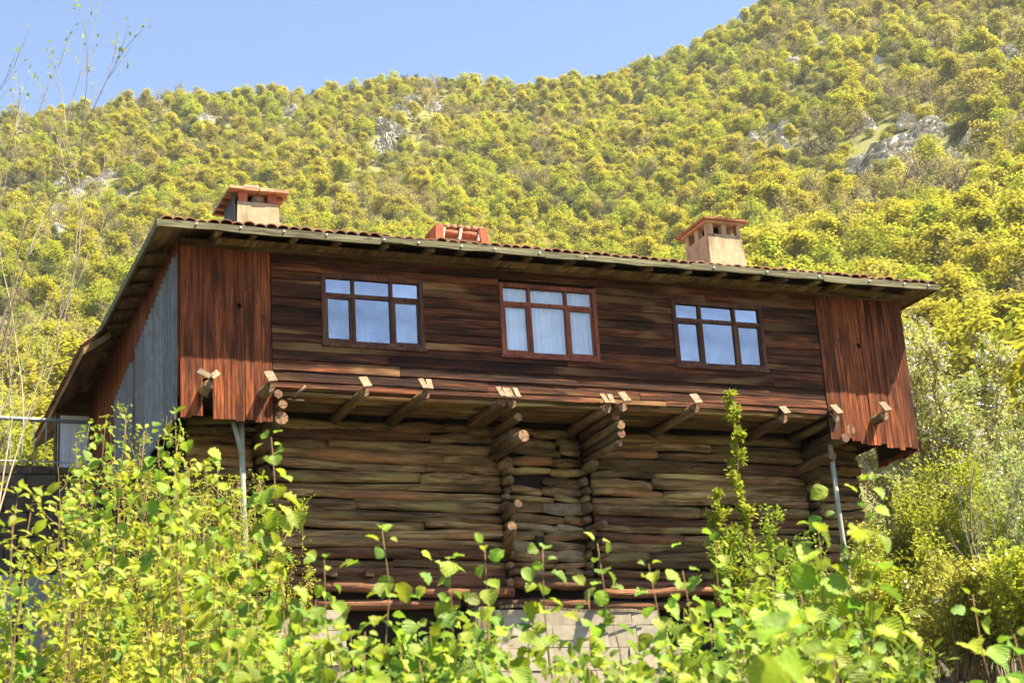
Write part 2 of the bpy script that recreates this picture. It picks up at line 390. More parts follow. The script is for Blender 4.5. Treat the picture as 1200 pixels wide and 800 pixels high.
def corner_panel(x0, x1, zb, holex, holez, slot=None):
    p = HB().box(x0+.01, x1-.01, .035, .05, .30, TOP).build('corner_panel', MT['dark'])
    x = x0
    while x < x1-.02:
        wd = random.choice([.115, .13, .145, .165]); e = x1 if x1-(x+wd) < .07 else x+wd
        z0 = zb(x)+random.uniform(-.035, .035)
        if x <= holex < e: hole_plank(x+.003, e-.003, z0, TOP, -.02, .03, (x+e)/2, holez, .042).build('plank', MT['panel'], p)
        elif slot and x-.02 <= slot < e-.02: vplank(x+.003, e-.003, .58, TOP, -.02).build('plank', MT['panel'], p)
        else: vplank(x+.003, e-.003, z0, TOP, -.02-random.uniform(0,.012), yaw=random.uniform(-.006,.006)).build('plank', MT['panel'], p)
        x = e
    return p
pl_ = corner_panel(0, 1.36, lambda x: .0-.05*x, .84, 1.72, .38); pl_['label'] = 'corner panel of upright red planks beside the corrugated sheets'
pr_ = corner_panel(10.92, W, lambda x: .10-.10*(x-10.9), 11.72, 1.75); pr_['label'] = 'corner panel of upright dark red planks by the blossom tree'

# windows ------------------------------------------------------------------
def window(x0, x1, z0, z1, mat, gl, red, cur):
    fw = .065
    b = HB(); y0, y1 = -.035, .06
    b.box(x0, x0+fw, y0, y1, z0, z1); b.box(x1-fw, x1, y0, y1, z0, z1)
    b.box(x0+fw, x1-fw, y0+.002, y1, z1-fw, z1); b.box(x0+fw, x1-fw, y0+.002, y1, z0, z0+fw*.85)
    win = b.build('window', mat)
    iz0, iz1, ix0, ix1 = z0+fw*.85, z1-fw, x0+fw, x1-fw
    wz = iz1-.27; m1, m2 = ix0+(ix1-ix0)*.29, ix0+(ix1-ix0)*.70; t = .028
    HB().box(ix0, ix1, -.015, .05, wz-t, wz+t).build('transom', mat, win)
    for m in (m1, m2):
        HB().box(m-t, m+t, -.018, .048, iz0, wz-t-.002).build('mullion', mat, win)
        HB().box(m-t*.8, m+t*.8, -.018, .048, wz+t+.002, iz1).build('mullion', mat, win)
    for a, c in ((ix0, m1-t), (m2+t, ix1)):        # side casements have a sash of their own
        s = .032; q = HB(); zt = wz-t
        q.box(a+.004, a+s, -.008, .03, iz0+.004, zt-.004); q.box(c-s, c-.004, -.008, .03, iz0+.004, zt-.004)
        q.box(a+s, c-s, -.006, .03, iz0+.004, iz0+s); q.box(a+s, c-s, -.006, .03, zt-s, zt-.004); q.build('sash', mat, win)
    for a, c, lo, hi in ((ix0, m1-t, iz0, wz-t), (m1+t, m2-t, iz0, wz-t), (m2+t, ix1, iz0, wz-t),
                         (ix0, m1-t, wz+t, iz1), (m1+t, m2-t, wz+t, iz1), (m2+t, ix1, wz+t, iz1)):
        ry = random.uniform(-.004, .004); rz_ = random.uniform(-.004, .004)
        HB().add([(a, .02-ry-rz_, lo), (c, .02+ry-rz_, lo), (c, .02+ry+rz_, hi), (a, .02-ry+rz_, hi),
                  (a, .024-ry-rz_, lo), (c, .024+ry-rz_, lo), (c, .024+ry+rz_, hi), (a, .024-ry+rz_, hi)],
                 [(0,1,2,3), (7,6,5,4), (0,4,5,1), (1,5,6,2), (2,6,7,3), (3,7,4,0)]).build('pane', gl, win)
    # curtains: folded cloth hung inside
    for (ca, cb, ctop) in cur:
        q = HB(); n = int((cb-ca)/.018); v = []; f = []
        for i in range(n+1):
            x = ca+(cb-ca)*i/n; yy = .10+.018*sin(i*1.25+sin(i*.23)*2)+.008*sin(i*.47)
            v += [(x, yy, iz0+.01), (x, yy-.006, ctop)]
        f = [(2*i, 2*i+2, 2*i+3, 2*i+1) for i in range(n)]
        q.add(v, f).build('curtain', MT['curtain'], win, True)
    HB().box(x0-.02, x1+.02, -.05, .03, z0-.045, z0-.003).build('sill', mat, win)
    HB().box(ix0, ix1, .13, .135, iz0, iz1).build('dark_room', MT['dark'], win)
    return win
w1 = window(*WIN[0], MT['frame'], MT['glass'], 0, [(2.22, 2.55, 1.42), (2.6, 3.08, 1.45)]); w1['label'] = 'window with brown frame mirroring blue sky nearest the pot chimney'
w2 = window(*WIN[1], MT['framered'], MT['glassclear'], 1, [(5.12, 6.02, 2.36), (6.0, 6.70, 2.36)]); w2['label'] = 'window with red frame and full white curtains'
w3 = window(*WIN[2], MT['frame'], MT['glass'], 0, [(8.2, 8.48, 1.40), (8.58, 8.72, 1.42)]); w3['label'] = 'window with brown frame mirroring blue sky below the vented chimney'

# underside of the jetty: boards running along the facade, seen from below
jf = HB().box(.05, W-.05, .03, 1.35, .505, .52).build('jetty_floor', MT['dark'])
y = 0.03
while y < 1.2:
    e = y+random.choice([.12, .15, .18])
    x = 1.4
    while x < 10.9:
        x1 = min(x+random.uniform(2, 4), 10.9)
        HB().box(x+.004, x1-.004, y+.004, e-.004, .474+random.uniform(-.008,.008), .503).build('plank', MT['log'], jf); x = x1
    y = e
# moss-edged bearer under the cladding's lower edge
HB().tube([(1.5,.10,.43),(4,.11,.44),(6.5,.10,.45),(9,.11,.46),(10.8,.10,.48)], .05, 7, .8, .12).build('bearer', MT['log'], None, True)

# joists with little board caps on their noses
JO = [(.33,-.50,.50), (1.22,-.50,.50), (2.68,-.42,.52), (3.62,-.46,.52), (4.93,-.30,.50), (5.10,-.28,.50), (6.77,-.18,.52), (7.02,-.24,.54),
      (8.27,-.34,.55), (10.05,-.10,.52), (11.02,-.18,.54), (11.83,-.42,.56)]
for i, (x, yt, zc) in enumerate(JO):
    r = random.uniform(.075, .095); dx = random.uniform(-.05, .05)
    j = HB().tube([(x+dx, 1.4, .385), (x+dx*.6, .9, .39), (x+dx*.3, .35, .40), (x, yt+.10, zc-.13)], [r*1.05, r, r*.98, r*.9], 8, 1.0, .07).build('joist', MT['beam'], None, True)
    HB().tube([(x, yt+.102, zc-.13), (x, yt+.09, zc-.13)], [r*.87, r*.85], 8).build('cut_end', MT['cut'], j)
    cap = [(-.055, .10), (.055, -.06)] if i in (3, 4, 5, 6) else ([(-.075, .85), (.075, -.85)] if i == 0 else [(0, .15)])
    wdt = .095 if len(cap) > 1 else .15
    for k, (ox, tl) in enumerate(cap):
        M = Matrix.Translation((x+ox, yt+.03+random.uniform(-.02,.02), zc+.02 - abs(tl)*.02)) @ Euler((radians(52), -tl, random.uniform(-.08,.08))).to_matrix().to_4x4()
        HB().obox(M, wdt*.9, .235, .024).build('joist_cap', MT['cap'], j)

# log wall -----------------------------------------------------------------
YL = 1.30
lw = HB().box(.35, 12.3, YL+.09, 8.6, -2.55, .5).build('log_wall', MT['dark'])
def log(x0, x1, z, r, mat='log', y=YL, sq=1.0, wig=.028, n=9, sides=8, end=True):
    ph = random.uniform(0, 9); p = []; rr = []
    for i in range(n+1):
        t = i/n; p.append((x0+(x1-x0)*t, y+wig*sin(ph+t*5), z+wig*.7*sin(ph*1.7+t*4)))
        k = 1.0
        if end and (i == 0 or i == n): k = random.uniform(.78, .95)
        rr.append(r*k*random.uniform(.94, 1.14))
    rr = [q_*.62 for q_ in rr]
    return HB().tube(p, rr, sides, 1.5*sq*random.uniform(.9,1.1), .13, boxy=random.uniform(.5,.95)).build('log', MT[mat], lw, True)
rows = []; z = .40
while z > -2.15:
    h = random.uniform(.125, .205); rows.append((z-h/2, h/2)); z -= h*.97
for zc, r in rows:
    def run(a, b, cuts=1):
        cut = [a]+sorted(random.uniform(a+.8, b-.8) for _ in range(cuts))+[b]
        for c, d in zip(cut, cut[1:]):
            log(c+.004, d-.004, zc+random.uniform(-.012,.012), r*random.uniform(.96,1.08), 'logred' if (random.random() < .05 or zc < -2.0) else 'log', y=YL+random.uniform(-.02,.02))
    run(1.62, 5.42, random.choice([0, 1, 1])); run(7.05, 11.15, random.choice([0, 1, 1]))
    log(.36, 1.36, zc, r); log(11.38, 12.3-.05*random.random(), zc+.01, r)
    # narrow middle bay: short, crooked, gapped pieces
    x = 5.58; 
    while x < 6.80:
        L = random.uniform(.35, .95); e = 6.86 if 6.86-(x+L) < .25 else x+L
        if not (zc > -.75 and zc < .1 and random.random() < .07):
            s_ = random.uniform(-.045,.045); rr = r*random.uniform(.8,1.08)*.74; st_ = -1.9 < zc < -.85 and random.random() < .22
            HB().tube([(x+.01, YL+random.uniform(-.05,.03), zc-s_), (x*.6+e*.4, YL-.02, zc+random.uniform(-.02,.02)), (e-.01, YL+random.uniform(-.05,.03), zc+s_)], [rr*random.uniform(.6,1), rr, rr*random.uniform(.55,1)], 8, 1.4, .16, boxy=.85).build('stone' if st_ else 'log', MT['rubble' if st_ else 'log'], lw, not st_)
        x = e
HB().box(5.93, 6.08, YL-.14, YL-.11, -1.62, -1.42).build('wall_opening', MT['dark'], lw)
# ends of the cross walls' logs, corbelled out towards the top
def stub(x, z, ytip, r, mat='beam', dx=0, y0=1.5, dz=0, sides=9):
    o = HB().tube([(x, y0, z), (x+dx*.5, (y0+ytip)/2, z+dz*.5+.01), (x+dx, ytip, z+dz)], [r, r*1.02, r*.95], sides, 1, .07).build('log_end', MT[mat], lw, True)
    if y0 == 1.5 and dz == 0 and ytip > YL-.5 and random.random() < .7: return o
    HB().tube([(x+dx, ytip+.002, z+dz), (x+dx, ytip-.012, z+dz)], [r*.9, r*.86], sides, 1, .05).build('cut_end', MT['cut'], o)
    return o
for X0 in (1.48, 5.50, 6.90, 11.25):
    for k, (zc, r) in enumerate(rows):
        if zc > -.25: continue
        yt = YL-.10-abs(random.gauss(.06, .07)); stub(X0+random.uniform(-.05,.05), zc+random.uniform(-.02,.02), yt, r*random.uniform(.75,.95), dx=random.uniform(-.04,.04))
for x, z, yt, r in ((1.42,.36,-.12,.075), (1.50,.22,-.06,.075), (1.49,.03,.0,.115), (1.46,-.16,.75,.10),
                    (5.33,.25,.15,.075), (5.36,.06,.45,.085), (5.33,-.10,-.02,.105), (5.45,-.28,.95,.09),
                    (7.00,.33,.10,.08), (7.02,.15,-.02,.085), (7.03,.01,.0,.08), (7.0,-.13,.05,.06), (6.95,-.28,.9,.09),
                    (11.33,.24,-.02,.105), (11.19,.09,-.04,.085), (11.05,-.16,.2,.09), (11.2,-.30,.85,.1)):
    stub(x, z, yt, r)
# two long split ends and a pair of pale ones
stub(5.42, -1.75, .35, .085, dx=-.22, dz=.30, y0=1.25); stub(5.46, -1.12, .55, .07, dx=-.05, dz=.08, y0=1.3)
stub(1.36, -1.02, .5, .065, dx=-.08, dz=.08); stub(1.40, -1.22, .45, .085, dx=-.10, dz=.10); stub(6.98,-1.28,.75,.06); stub(7.0,-1.55,.85,.065)
HB().tube([(1.62,-.2,.30),(1.74,-.24,.40),(1.80,-.26,.46)], [.018,.022,.024], 6).build('peg', MT['cap'], None, True)
HB().tube([(1.55,-.15,.27),(1.78,-.22,.24)], [.022,.026], 6).build('peg', MT['beam'], None, True)
HB().tube([(10.95,-.05,.50),(10.98,-.12,.42),(11.0,-.12,.30),(10.95,-.10,.18)], .014, 6).build('bent_pipe', MT['pipe'], None, True)
# sill beams at the foot of the log wall
for x0, x1, zc, yy in ((.4,3.4,-2.28,1.12), (3.3,5.5,-2.33,1.15), (5.5,7.0,-2.2,1.12), (6.9,9.2,-2.33,1.10), (9.0,12.1,-2.3,1.14), (.5,4.6,-2.50,1.2), (4.7,8.6,-2.52,1.18), (8.5,12.2,-2.49,1.2)):
    M = Matrix.Translation(((x0+x1)/2, yy, zc)) @ Euler((random.uniform(-.1,.1), random.uniform(-.012,.012), random.uniform(-.01,.01))).to_matrix().to_4x4()
    n_ = 7; ph_ = random.uniform(0,9)
    HB().tube([(x0+.01+(x1-x0-.02)*i_/n_, yy+.02*sin(ph_+i_), zc+.025*sin(ph_*2+i_*.8)) for i_ in range(n_+1)], [random.uniform(.06,.085) for i_ in range(n_+1)], 8, 1.0, .1, boxy=.8).build('sill_beam', MT['logred'], None, True)
for x in (2.5, 3.1, 8.9):
    M = Matrix.Translation((x, 1.1, -2.06)) @ Euler((0,random.uniform(-.2,.2),random.uniform(-.2,.2))).to_matrix().to_4x4()
    HB().obox(M, random.uniform(.12,.2), .2, .11).build('block', MT['beam'])
# stone base with dark voids between piers
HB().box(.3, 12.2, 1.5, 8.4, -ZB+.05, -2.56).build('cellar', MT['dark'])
def pier(x0, x1, spread0, spread1, zt=-2.60):
    p = HB().box(x0+.05, x1-.05, 1.30, 1.7, -ZB+.02, zt-.02).build('stone_pier', MT['rubble'])
    z = zt
    while z > -ZB+.1:
        h = random.uniform(.24, .36); t = (zt-z)/1.2; a, b = x0-spread0*t, x1+spread1*t; x = a
        while x < b-.1:
            L = random.uniform(.45, 1.0); e = b if b-(x+L) < .3 else x+L
            q = HB(); q.box(x+.006, e-.006, 1.12+random.uniform(-.025,.025), 1.32, z-h+.008, z-.004)
            q.v = [tuple(np.array(pp)+rng.uniform(-.007,.007,3)) for pp in q.v]
            q.build('stone', MT['stone'], p); x = e
        z -= h
    return p
pier(5.15, 8.0, .1, .75); pier(.4, 2.7, 0, .1); pier(9.6, 12.1, .2, 0)
HB().tube([(4.9,1.15,-2.58),(4.88,1.13,-3.4),(4.9,1.15,-ZB)], [.16,.17,.18], 9, 1, .05).build('post', MT['post'], None, True)
HB().add([(5.2+2.6*t, 1.05-.12*sin(pi*t), -2.60-.10*t+.03*sin(9*t)+dz) for dz in (0,.05) for t in np.linspace(0,1,9)],
         [(i, i+1, 10+i, 9+i) for i in range(8)]).build('tar_paper', MT['post'])
# boards under the jetty's corners
HB().obox(Matrix.Translation((.98,.7,.02)) @ Euler((.1,-.15,.5)).to_matrix().to_4x4(), .9, .10, .05).build('brace', MT['beam'])
def rwall():                                # the side wall round the corner by the blossom tree
    p = HB().box(W-.03, W-.008, .02, 1.1, .0, TOP).build('side_wall', MT['dark'])
    y = 0.0
    while y < 1.1:
        e = y+.15; b = HB(); b.box(W-.005, W+.022, y+.004, e-.004, -.08+random.uniform(-.02,.02), TOP); b.build('plank', MT['panel'], p); y = e
    b = HB().box(W-.005, W+.022, 1.1, 8.9, .3, TOP).build('plank', MT['panel'], p)
rwall()
# side wall with corrugated sheets; ridges are real folds
def sheet(y0, y1, z0, z1, x=0.0):
    v = []; f = []; yy = y0; prof = []
    while yy < y1-.02: prof += [(yy, -.036), (yy+.13, -.036), (yy+.15, -.085), (yy+.19, -.085), (yy+.205, -.036)]; yy += .205
    for yy, xx in prof: v += [(x+xx, min(yy, y1), z0), (x+xx, min(yy, y1), 2.50-.16*min(yy, y1))]
    f = [(2*i+1, 2*i+3, 2*i+2, 2*i) for i in range(len(prof)-1)]
    return HB().add(v, f).build('corrugated_sheet', MT['sheet'], sw)
sw = HB().box(0.0, .03, .05, 8.9, .0, TOP).build('side_wall', MT['dark'])
y = .03
while y < 8.7:
    e = y+random.choice([.12,.14,.16]); HB().box(-.028, -.002, y+.003, e-.003, .25+random.uniform(-.1,.1), TOP).build('plank', MT['panel'], sw); y = e
for y0, y1, zt in ((.02,.82,2.42),(.84,1.6,2.25),(1.62,2.4,2.12),(2.42,3.2,1.98),(3.6,4.4,2.1),(4.42,5.2,2.05)): sheet(y0, y1, -.02+random.uniform(-.05,.02), zt+random.uniform(-.05,.05))

# roof: hipped, low, tiles on top, rafters below ---------------------------
EY, EXL, EXR, EZ, SL = -.66, -.42, 13.06, 2.735, tan(radians(16))
rf = HB()
ridge_y = 4.2; rz = EZ+(ridge_y-EY)*SL; hip = (ridge_y-EY)
pts = [(EXL,EY,EZ), (EXR,EY,EZ), (EXR,2*ridge_y-EY,EZ), (EXL,2*ridge_y-EY,EZ), (EXL+hip,ridge_y,rz), (EXR-hip,ridge_y,rz)]
pts2 = [(p[0]+(.002 if p[0] < 6 else -.002), p[1]+(.002 if p[1] < 4 else -.002), p[2]-.05) for p in pts]
rf.add(pts, [(0,1,5,4), (1,2,5), (2,3,4,5), (3,0,4)]); rf.add(pts2, [(4,5,1,0), (5,2,1), (5,4,3,2), (4,0,3)])
rf.add([pts[i] for i in range(4)]+[pts2[i] for i in range(4)], [(0,4,5,1), (1,5,6,2), (2,6,7,3), (3,7,4,0)])
roof = rf.build('roof', MT['soffit'])
def tile_shape(L=.42, r0=.085, r1=.075, up=1):
    b = MB(); v = []; f = []; N = 6
    for j, (yy, r, lift) in enumerate(((0, r0, .0), (L, r1, L*SL))):
        for k in range(N+1):
            a = pi*k/N; v.append((r*cos(a), yy, lift+r*.62*sin(a)*up))
    for k in range(N): f.append((k, k+1, N+1+k+1, N+1+k))
    for j, (yy, r, lift) in enumerate(((0, r0-.014, -.0), (L, r1-.014, L*SL))):
        for k in range(N+1):
            a = pi*k/N; v.append((r*cos(a), yy, lift+(r*.62*sin(a)*up-.006)))
    o = 2*(N+1)
    for k in range(N): f.append((o+k+1, o+k, o+N+1+k, o+N+1+k+1)); f.append((k+1, k, o+k, o+k+1))
    return b.add(v, f)
tm = [tile_shape(.42, .088+.006*i, .078).mesh('tile', MT['tile']) for i in range(3)]
x = EXL+.1
while x < EXR-.08:
    o = link('tile', tm[random.randrange(3)], roof, (x, EY-.02+random.uniform(-.02,.02), EZ+.0+ZB+random.uniform(-.006,.022)))
    o.rotation_euler = (random.uniform(-.05,.03), random.uniform(-.1,.1), random.uniform(-.09,.09)); x += random.uniform(.165,.185)
b = HB(); t0 = tile_shape(.42)
for rr in range(1, 13):
    yy = EY+rr*.36; x = EXL+.1+rr*.36
    while x < EXR-.08-rr*.36:
        jx, jz = random.uniform(-.01,.01), random.uniform(0,.012)
        b.add([(p[0]+x+jx, p[1]+yy-.04, p[2]+EZ+.008+(yy-EY)*SL+jz) for p in t0.v], t0.f); x += .175
for rr in range(1, 13):                    # the hips at both ends
    for side in (0, 1):
        yy = EY+.1+rr*.36
        while yy < 2*ridge_y-EY-rr*.36:
            xx = rr*.36
            for p in ():
                pass
            b.add([((EXL+(q[1]+xx-.36) if side == 0 else EXR-(q[1]+xx-.36)), yy+q[0], q[2]+EZ+.03+(xx-.36)*SL) for q in t0.v], t0.f if side else [f_[::-1] for f_ in t0.f]); yy += .175
tl = b.build('tile_courses', MT['tile'], roof); tl['kind'] = 'stuff'
# fascia boards along the front eave, in lengths, and along the side eaves
for a, c in ((EXL-.02, 2.9), (2.9, 5.6), (5.6, 8.2), (8.2, 10.7), (10.7, EXR-.02)):
    d0 = random.uniform(-.012,.012); e = HB(); n_ = 8
    for i_ in range(n_+1):
        t_ = a+.003+(c-a-.006)*i_/n_; w0, w1, yy_ = random.uniform(-.014,.014), random.uniform(-.012,.008), random.uniform(-.006,.006)
        e.v += [(t_, EY-.05+yy_, 2.628+d0+w0), (t_, EY-.05+yy_, 2.735+d0+w1), (t_, EY-.008, 2.735+d0+w1), (t_, EY-.008, 2.628+d0+w0)]
    e.f = [(i_*4+k_, (i_+1)*4+k_, (i_+1)*4+(k_+1)%4, i_*4+(k_+1)%4) for i_ in range(n_) for k_ in range(4)]+[(0,1,2,3), (n_*4+3,n_*4+2,n_*4+1,n_*4)]
    e.build('fascia', MT['fascia'])
HB().box(EXL-.05, EXL-.008, EY-.05, 9.0, 2.61, 2.73).build('fascia', MT['fascia'])
HB().box(EXR+.0, EXR+.028, EY+.02, 9.0, 2.66, 2.72).build('fascia', MT['fascia'])
for x in (.1,.75,1.4,2.05,2.95,3.5,4.2,4.75,5.5,6.3,8.6,9.6,10.6,11.6,12.3,12.8):
    HB().tube([(x, EY-.052, 2.69), (x, EY-.07, 2.69)], .016, 7).build('nail_head', MT['nail'])
x = .45                                      # rafter ends and the soffit's plate
while x < 12.9:
    r = random.uniform(.045,.065); HB().tube([(x, EY+.02, 2.63), (x+.02, -.3, 2.69), (x+.03, .1, 2.76)], r, 7, 1, .12).build('rafter', MT['beam'], None, True); x += random.uniform(.5,.75)
for yy in (.6, 1.3, 2.0, 2.7, 3.4, 4.1, 4.9, 5.8, 6.7):
    HB().tube([(EXL+.02, yy, 2.645), (.05, yy+.02, 2.72)], .05, 7, 1, .1).build('rafter', MT['beam'], None, True)
HB().box(.0, 12.7, -.09, -.03, 2.60, 2.70).build('wall_plate', MT['log'])
for a, c in ((.5,2.4),(2.42,5.1),(5.12,8.4),(8.42,10.9)):
    HB().box(a, c, -.34, -.10, 2.635, 2.655).build('soffit_board', MT['soffit'])
for x0, y0 in ((11.2, -.5), (11.9, -.46)):
    HB().obox(Matrix.Translation((x0+.4, y0+.22, 2.63)) @ Euler((0,.03,.1)).to_matrix().to_4x4(), 1.0, .2, .02).build('soffit_board', MT['soffit'])
# lean-to roof farther along the side
LT = HB(); LT.add([(-.75,4.3,2.30),(-.3,4.3,2.62),(-.3,11,2.62),(-.75,11,2.30),(-.75,4.3,2.18),(-.3,4.3,2.5),(-.3,11,2.5),(-.75,11,2.18)],
                  [(3,2,1,0),(4,5,6,7),(0,1,5,4),(1,2,6,5),(2,3,7,6),(3,0,4,7)])
lt = LT.build('lean_to_roof', MT['soffit'])
tm2 = tile_shape(.40, .09, .08)
yy = 4.35
while yy < 11:
    b = HB().add([(-.80+q[1]*.9, yy+q[0], 2.33+q[1]*.62+q[2]*.5) for q in tm2.v], [f_[::-1] for f_ in tm2.f]); b.build('tile', MT['tile'], lt); yy += .19

# chimneys ------------------------------------------------------------------
def chimney_a():
    y = 1.8; x0, x1 = 1.31, 1.99; d = .75; zb, zt = 3.2, 4.16
    b = HB(); t = .04
    b.add([(x0-t,y-t,zb),(x1+t,y-t,zb),(x1+t,y+d+t,zb),(x0-t,y+d+t,zb),(x0,y,zt),(x1,y,zt),(x1,y+d,zt),(x0,y+d,zt)],
          [(0,3,2,1),(4,5,6,7),(0,1,5,4),(1,2,6,5),(2,3,7,6),(3,0,4,7)])
    c = b.build('chimney', MT['plaster']); c['label'] = 'plastered chimney with a sooty pot under its clay cap'
    for xa in (x0+.02, x1-.17): 
        for yy in (y+.01, y+d-.17): HB().box(xa, xa+.15, yy, yy+.16, zt, zt+.17).build('brick', MT['brick'], c)
    HB().tube([(x0+.36,y+.06,zt+.07),(x0+.36,y+.4,zt+.09)], .10, 12).build('pot', MT['pot'], c, True)
    HB().box(x0+.19,x1-.19,y+.2,y+d-.05,zt+.005,zt+.165).build('flue', MT['dark'], c)
    for i in range(4):
        a = x0-.16+i*.25; e = HB(); e.box(a+.004, a+.246, y-.10, y+d+.42, zt+.172, zt+.225)
        e.v = [tuple(np.array(p)+rng.uniform(-.008,.008,3)) for p in e.v]; e.build('cap_tile', MT['tilepale'], c)
    HB().box(x0-.052, x0-.044, y-.01, y+d, zb, zt+.12).build('shade_panel', MT['wire'], c)  # added black sheet, paints the deep shade this face has under the cap
    HB().box(x0+.1, x0+.34, y-.08, y+.2, zt+.236, zt+.262).build('cap_stone', MT['mortar'], c)
    for k in range(4): HB().box(x0-.17, x1+.1, y+.1+k*.28, y+.16+k*.28, zt+.13, zt+.166).build('cap_batten', MT['beam'], c)
def chimney_b():
    y = 1.75; x0, x1 = 9.98, 10.66; d = .85; zb, zt = 3.1, 4.34
    b = HB(); t = .10
    b.add([(x0-t*.4,y-t,zb),(x1+t,y-t,zb),(x1+t,y+d+t,zb),(x0-t*.4,y+d+t,zb),(x0,y,zt),(x1,y,zt),(x1,y+d,zt),(x0,y+d,zt)],
          [(0,3,2,1),(4,5,6,7),(0,1,5,4),(1,2,6,5),(2,3,7,6),(3,0,4,7)])
    c = b.build('chimney', MT['plaster']); c['label'] = 'tapered plaster chimney with square smoke vents under a clay cap'
    for xa, xb in ((x0,x0+.12),(x0+.30,x0+.40),(x1-.07,x1)):
        HB().box(xa, xb, y, y+.12, zt, zt+.20).build('vent_post', MT['plaster'], c); HB().box(xa, xb, y+d-.12, y+d, zt, zt+.20).build('vent_post', MT['plaster'], c)
    for ya, yb in ((y+.36,y+.50),):
        HB().box(x0, x0+.1, ya, yb, zt, zt+.20).build('vent_post', MT['plaster'], c); HB().box(x1-.1, x1, ya, yb, zt, zt+.20).build('vent_post', MT['plaster'], c)
    HB().box(x0+.15,x1-.15,y+.2,y+d-.2,zt+.005,zt+.19).build('flue', MT['dark'], c)
    HB().box(x0-.06, x1+.06, y-.06, y+d+.06, zt+.202, zt+.235).build('cap_slab', MT['plaster'], c)
    for i in range(4):
        a = x0-.12+i*.23; e = HB(); e.box(a+.004, a+.226, y-.13, y+d+.20, zt+.238, zt+.272)
        e.v = [tuple(np.array(p)+rng.uniform(-.008,.008,3)) for p in e.v]; e.build('cap_tile', MT['tile'], c)
def chimney_c():
    y = 1.8; x0, x1 = 4.70, 5.62; zb = 3.2
    c = HB().box(x0+.05, x1-.05, y+.06, y+.7, zb, 3.86).build('chimney', MT['mortar']); c['label'] = 'low chimney stacked with red clay pipe tiles'
    for xa, xb in ((x0+.13,x0+.42),(x0+.47,x1-.14)): HB().tube([(xa,y,3.91),((xa+xb)/2,y-.01,3.92),(xb,y,3.91)], .062, 9, 1, .05).build('pipe_tile', MT['brick'], c, True)
    for xa, tl_ in ((x0+.06,.05),(x1-.05,-.1)):
        HB().obox(Matrix.Translation((xa,y+.05,3.88)) @ Euler((0,tl_,0)).to_matrix().to_4x4(), .14, .3, .28).build('brick', MT['brick'], c)
    for xa in (x0+.14, x0+.445, x1-.13): HB().obox(Matrix.Translation((xa,y-.035,3.89)) @ Euler((0,.2,0)).to_matrix().to_4x4(), .045, .1, .20).build('mortar_joint', MT['mortar'], c)
    for k in range(7): HB().tube([(x0+.09+k*.125,y-.06,4.02),(x0+.09+k*.125,y+.6,4.05)], .058, 8, .8, .06).build('cap_tile', MT['tile'], c, True)
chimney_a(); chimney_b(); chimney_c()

# grey pipes at the two corners (outside the log wall)
for (x, z0) in ((.98, .15), (11.12, .05)):
    p = HB().tube([(x-.02,.3,z0),(x,.3,-1.2),(x+.05,.3,-2.6),(x+.05,.3,-ZB+.02)], .045, 10).build('downpipe', MT['pipe'], None, True)
HB().tube([(.82,.2,.0),(.9,.25,-.25),(.98,.3,-.55)], .035, 8).build('pipe_elbow', MT['pipe'], None, True)

# ------------------------------------------------------------------ terrace, railing and wire by the side of the house
ter = empty('terrace_wall', (HX-3, HY+6, HZ-5.2)); tag(ter, 'dark rough terrace wall in shade behind the leafy shoots', 'wall')
def TB(): return MB()
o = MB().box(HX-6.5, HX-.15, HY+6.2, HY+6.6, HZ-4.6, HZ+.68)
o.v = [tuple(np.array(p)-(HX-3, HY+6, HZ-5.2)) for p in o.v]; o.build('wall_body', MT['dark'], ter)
z = HZ-4.6
while z < HZ+.6:
    h = random.uniform(.16,.26); x = HX-6.5
    while x < HX-.2:
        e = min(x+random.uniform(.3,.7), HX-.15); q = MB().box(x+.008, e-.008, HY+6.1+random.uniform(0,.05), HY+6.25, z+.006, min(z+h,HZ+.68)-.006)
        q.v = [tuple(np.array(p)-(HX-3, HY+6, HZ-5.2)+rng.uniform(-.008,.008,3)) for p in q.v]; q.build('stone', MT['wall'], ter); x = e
    z += h
rl = empty('metal_railing', (HX-1.8, HY+6.15, HZ+.68)); tag(rl, 'grey pipe railing with thin balusters on the terrace wall', 'railing')
b = MB(); b.tube([(-2.6,0,.82),(0,0,.84),(1.5,0,.82)], .038, 9); b.build('top_rail', MT['rail'], rl, True)
for x in np.arange(-2.5,1.45,.2): MB().tube([(x,0,0),(x,0,.81)], .009, 6).build('baluster', MT['rail'], rl)
MB().tube([(-2.6,0,.08),(1.5,0,.08)], .012, 6).build('bottom_rail', MT['rail'], rl)
for x in (-2.55,-.4,1.4): MB().tube([(x,0,0),(x,0,.8)], .022, 7).build('post', MT['rail'], rl)
# porch end of the house with curtained door
HB().box(-.7, -.02, 8.0, 8.3, .5, 2.6).build('porch_wall', MT['log'])
pw = HB().box(-.62, -.1, 7.94, 7.995, 1.0, 2.1).build('porch_window', MT['white'])
HB().box(-.56, -.16, 7.925, 7.935, 1.05, 2.04).build('curtain', MT['curtain'], pw)
for xx, lb in ((-2.2,'flat grey slab leaning on the terrace wall low down'), (-.9,'grey slab with a ragged edge beside the leaning slab')):
    M = Matrix.Translation((HX+xx, HY+5.7, HZ-2.0)) @ Euler((.25,.03,.05)).to_matrix().to_4x4()
    q = MB().obox(M, 1.1, .06, 1.4); q.v = [tuple(np.array(p)+rng.uniform(-.03,.03,3)) for p in q.v]
    tag(q.build('stone_slab', MT['slab']), lb, 'slab', 'slabs by the terrace wall')
pw0, pw1 = at(-140, 446, 60), Vector((HX-.4, HY+5.5, HZ+2.6))
pts = [Vector(pw0).lerp(Vector(pw1), t)+Vector((0,0,-1.6*t*(1-t))) for t in np.linspace(0,1,14)]
tag(MB().tube(pts, .012, 5).build('overhead_cable', MT['wire']), 'thin black cable running to the side eave of the house', 'cable')

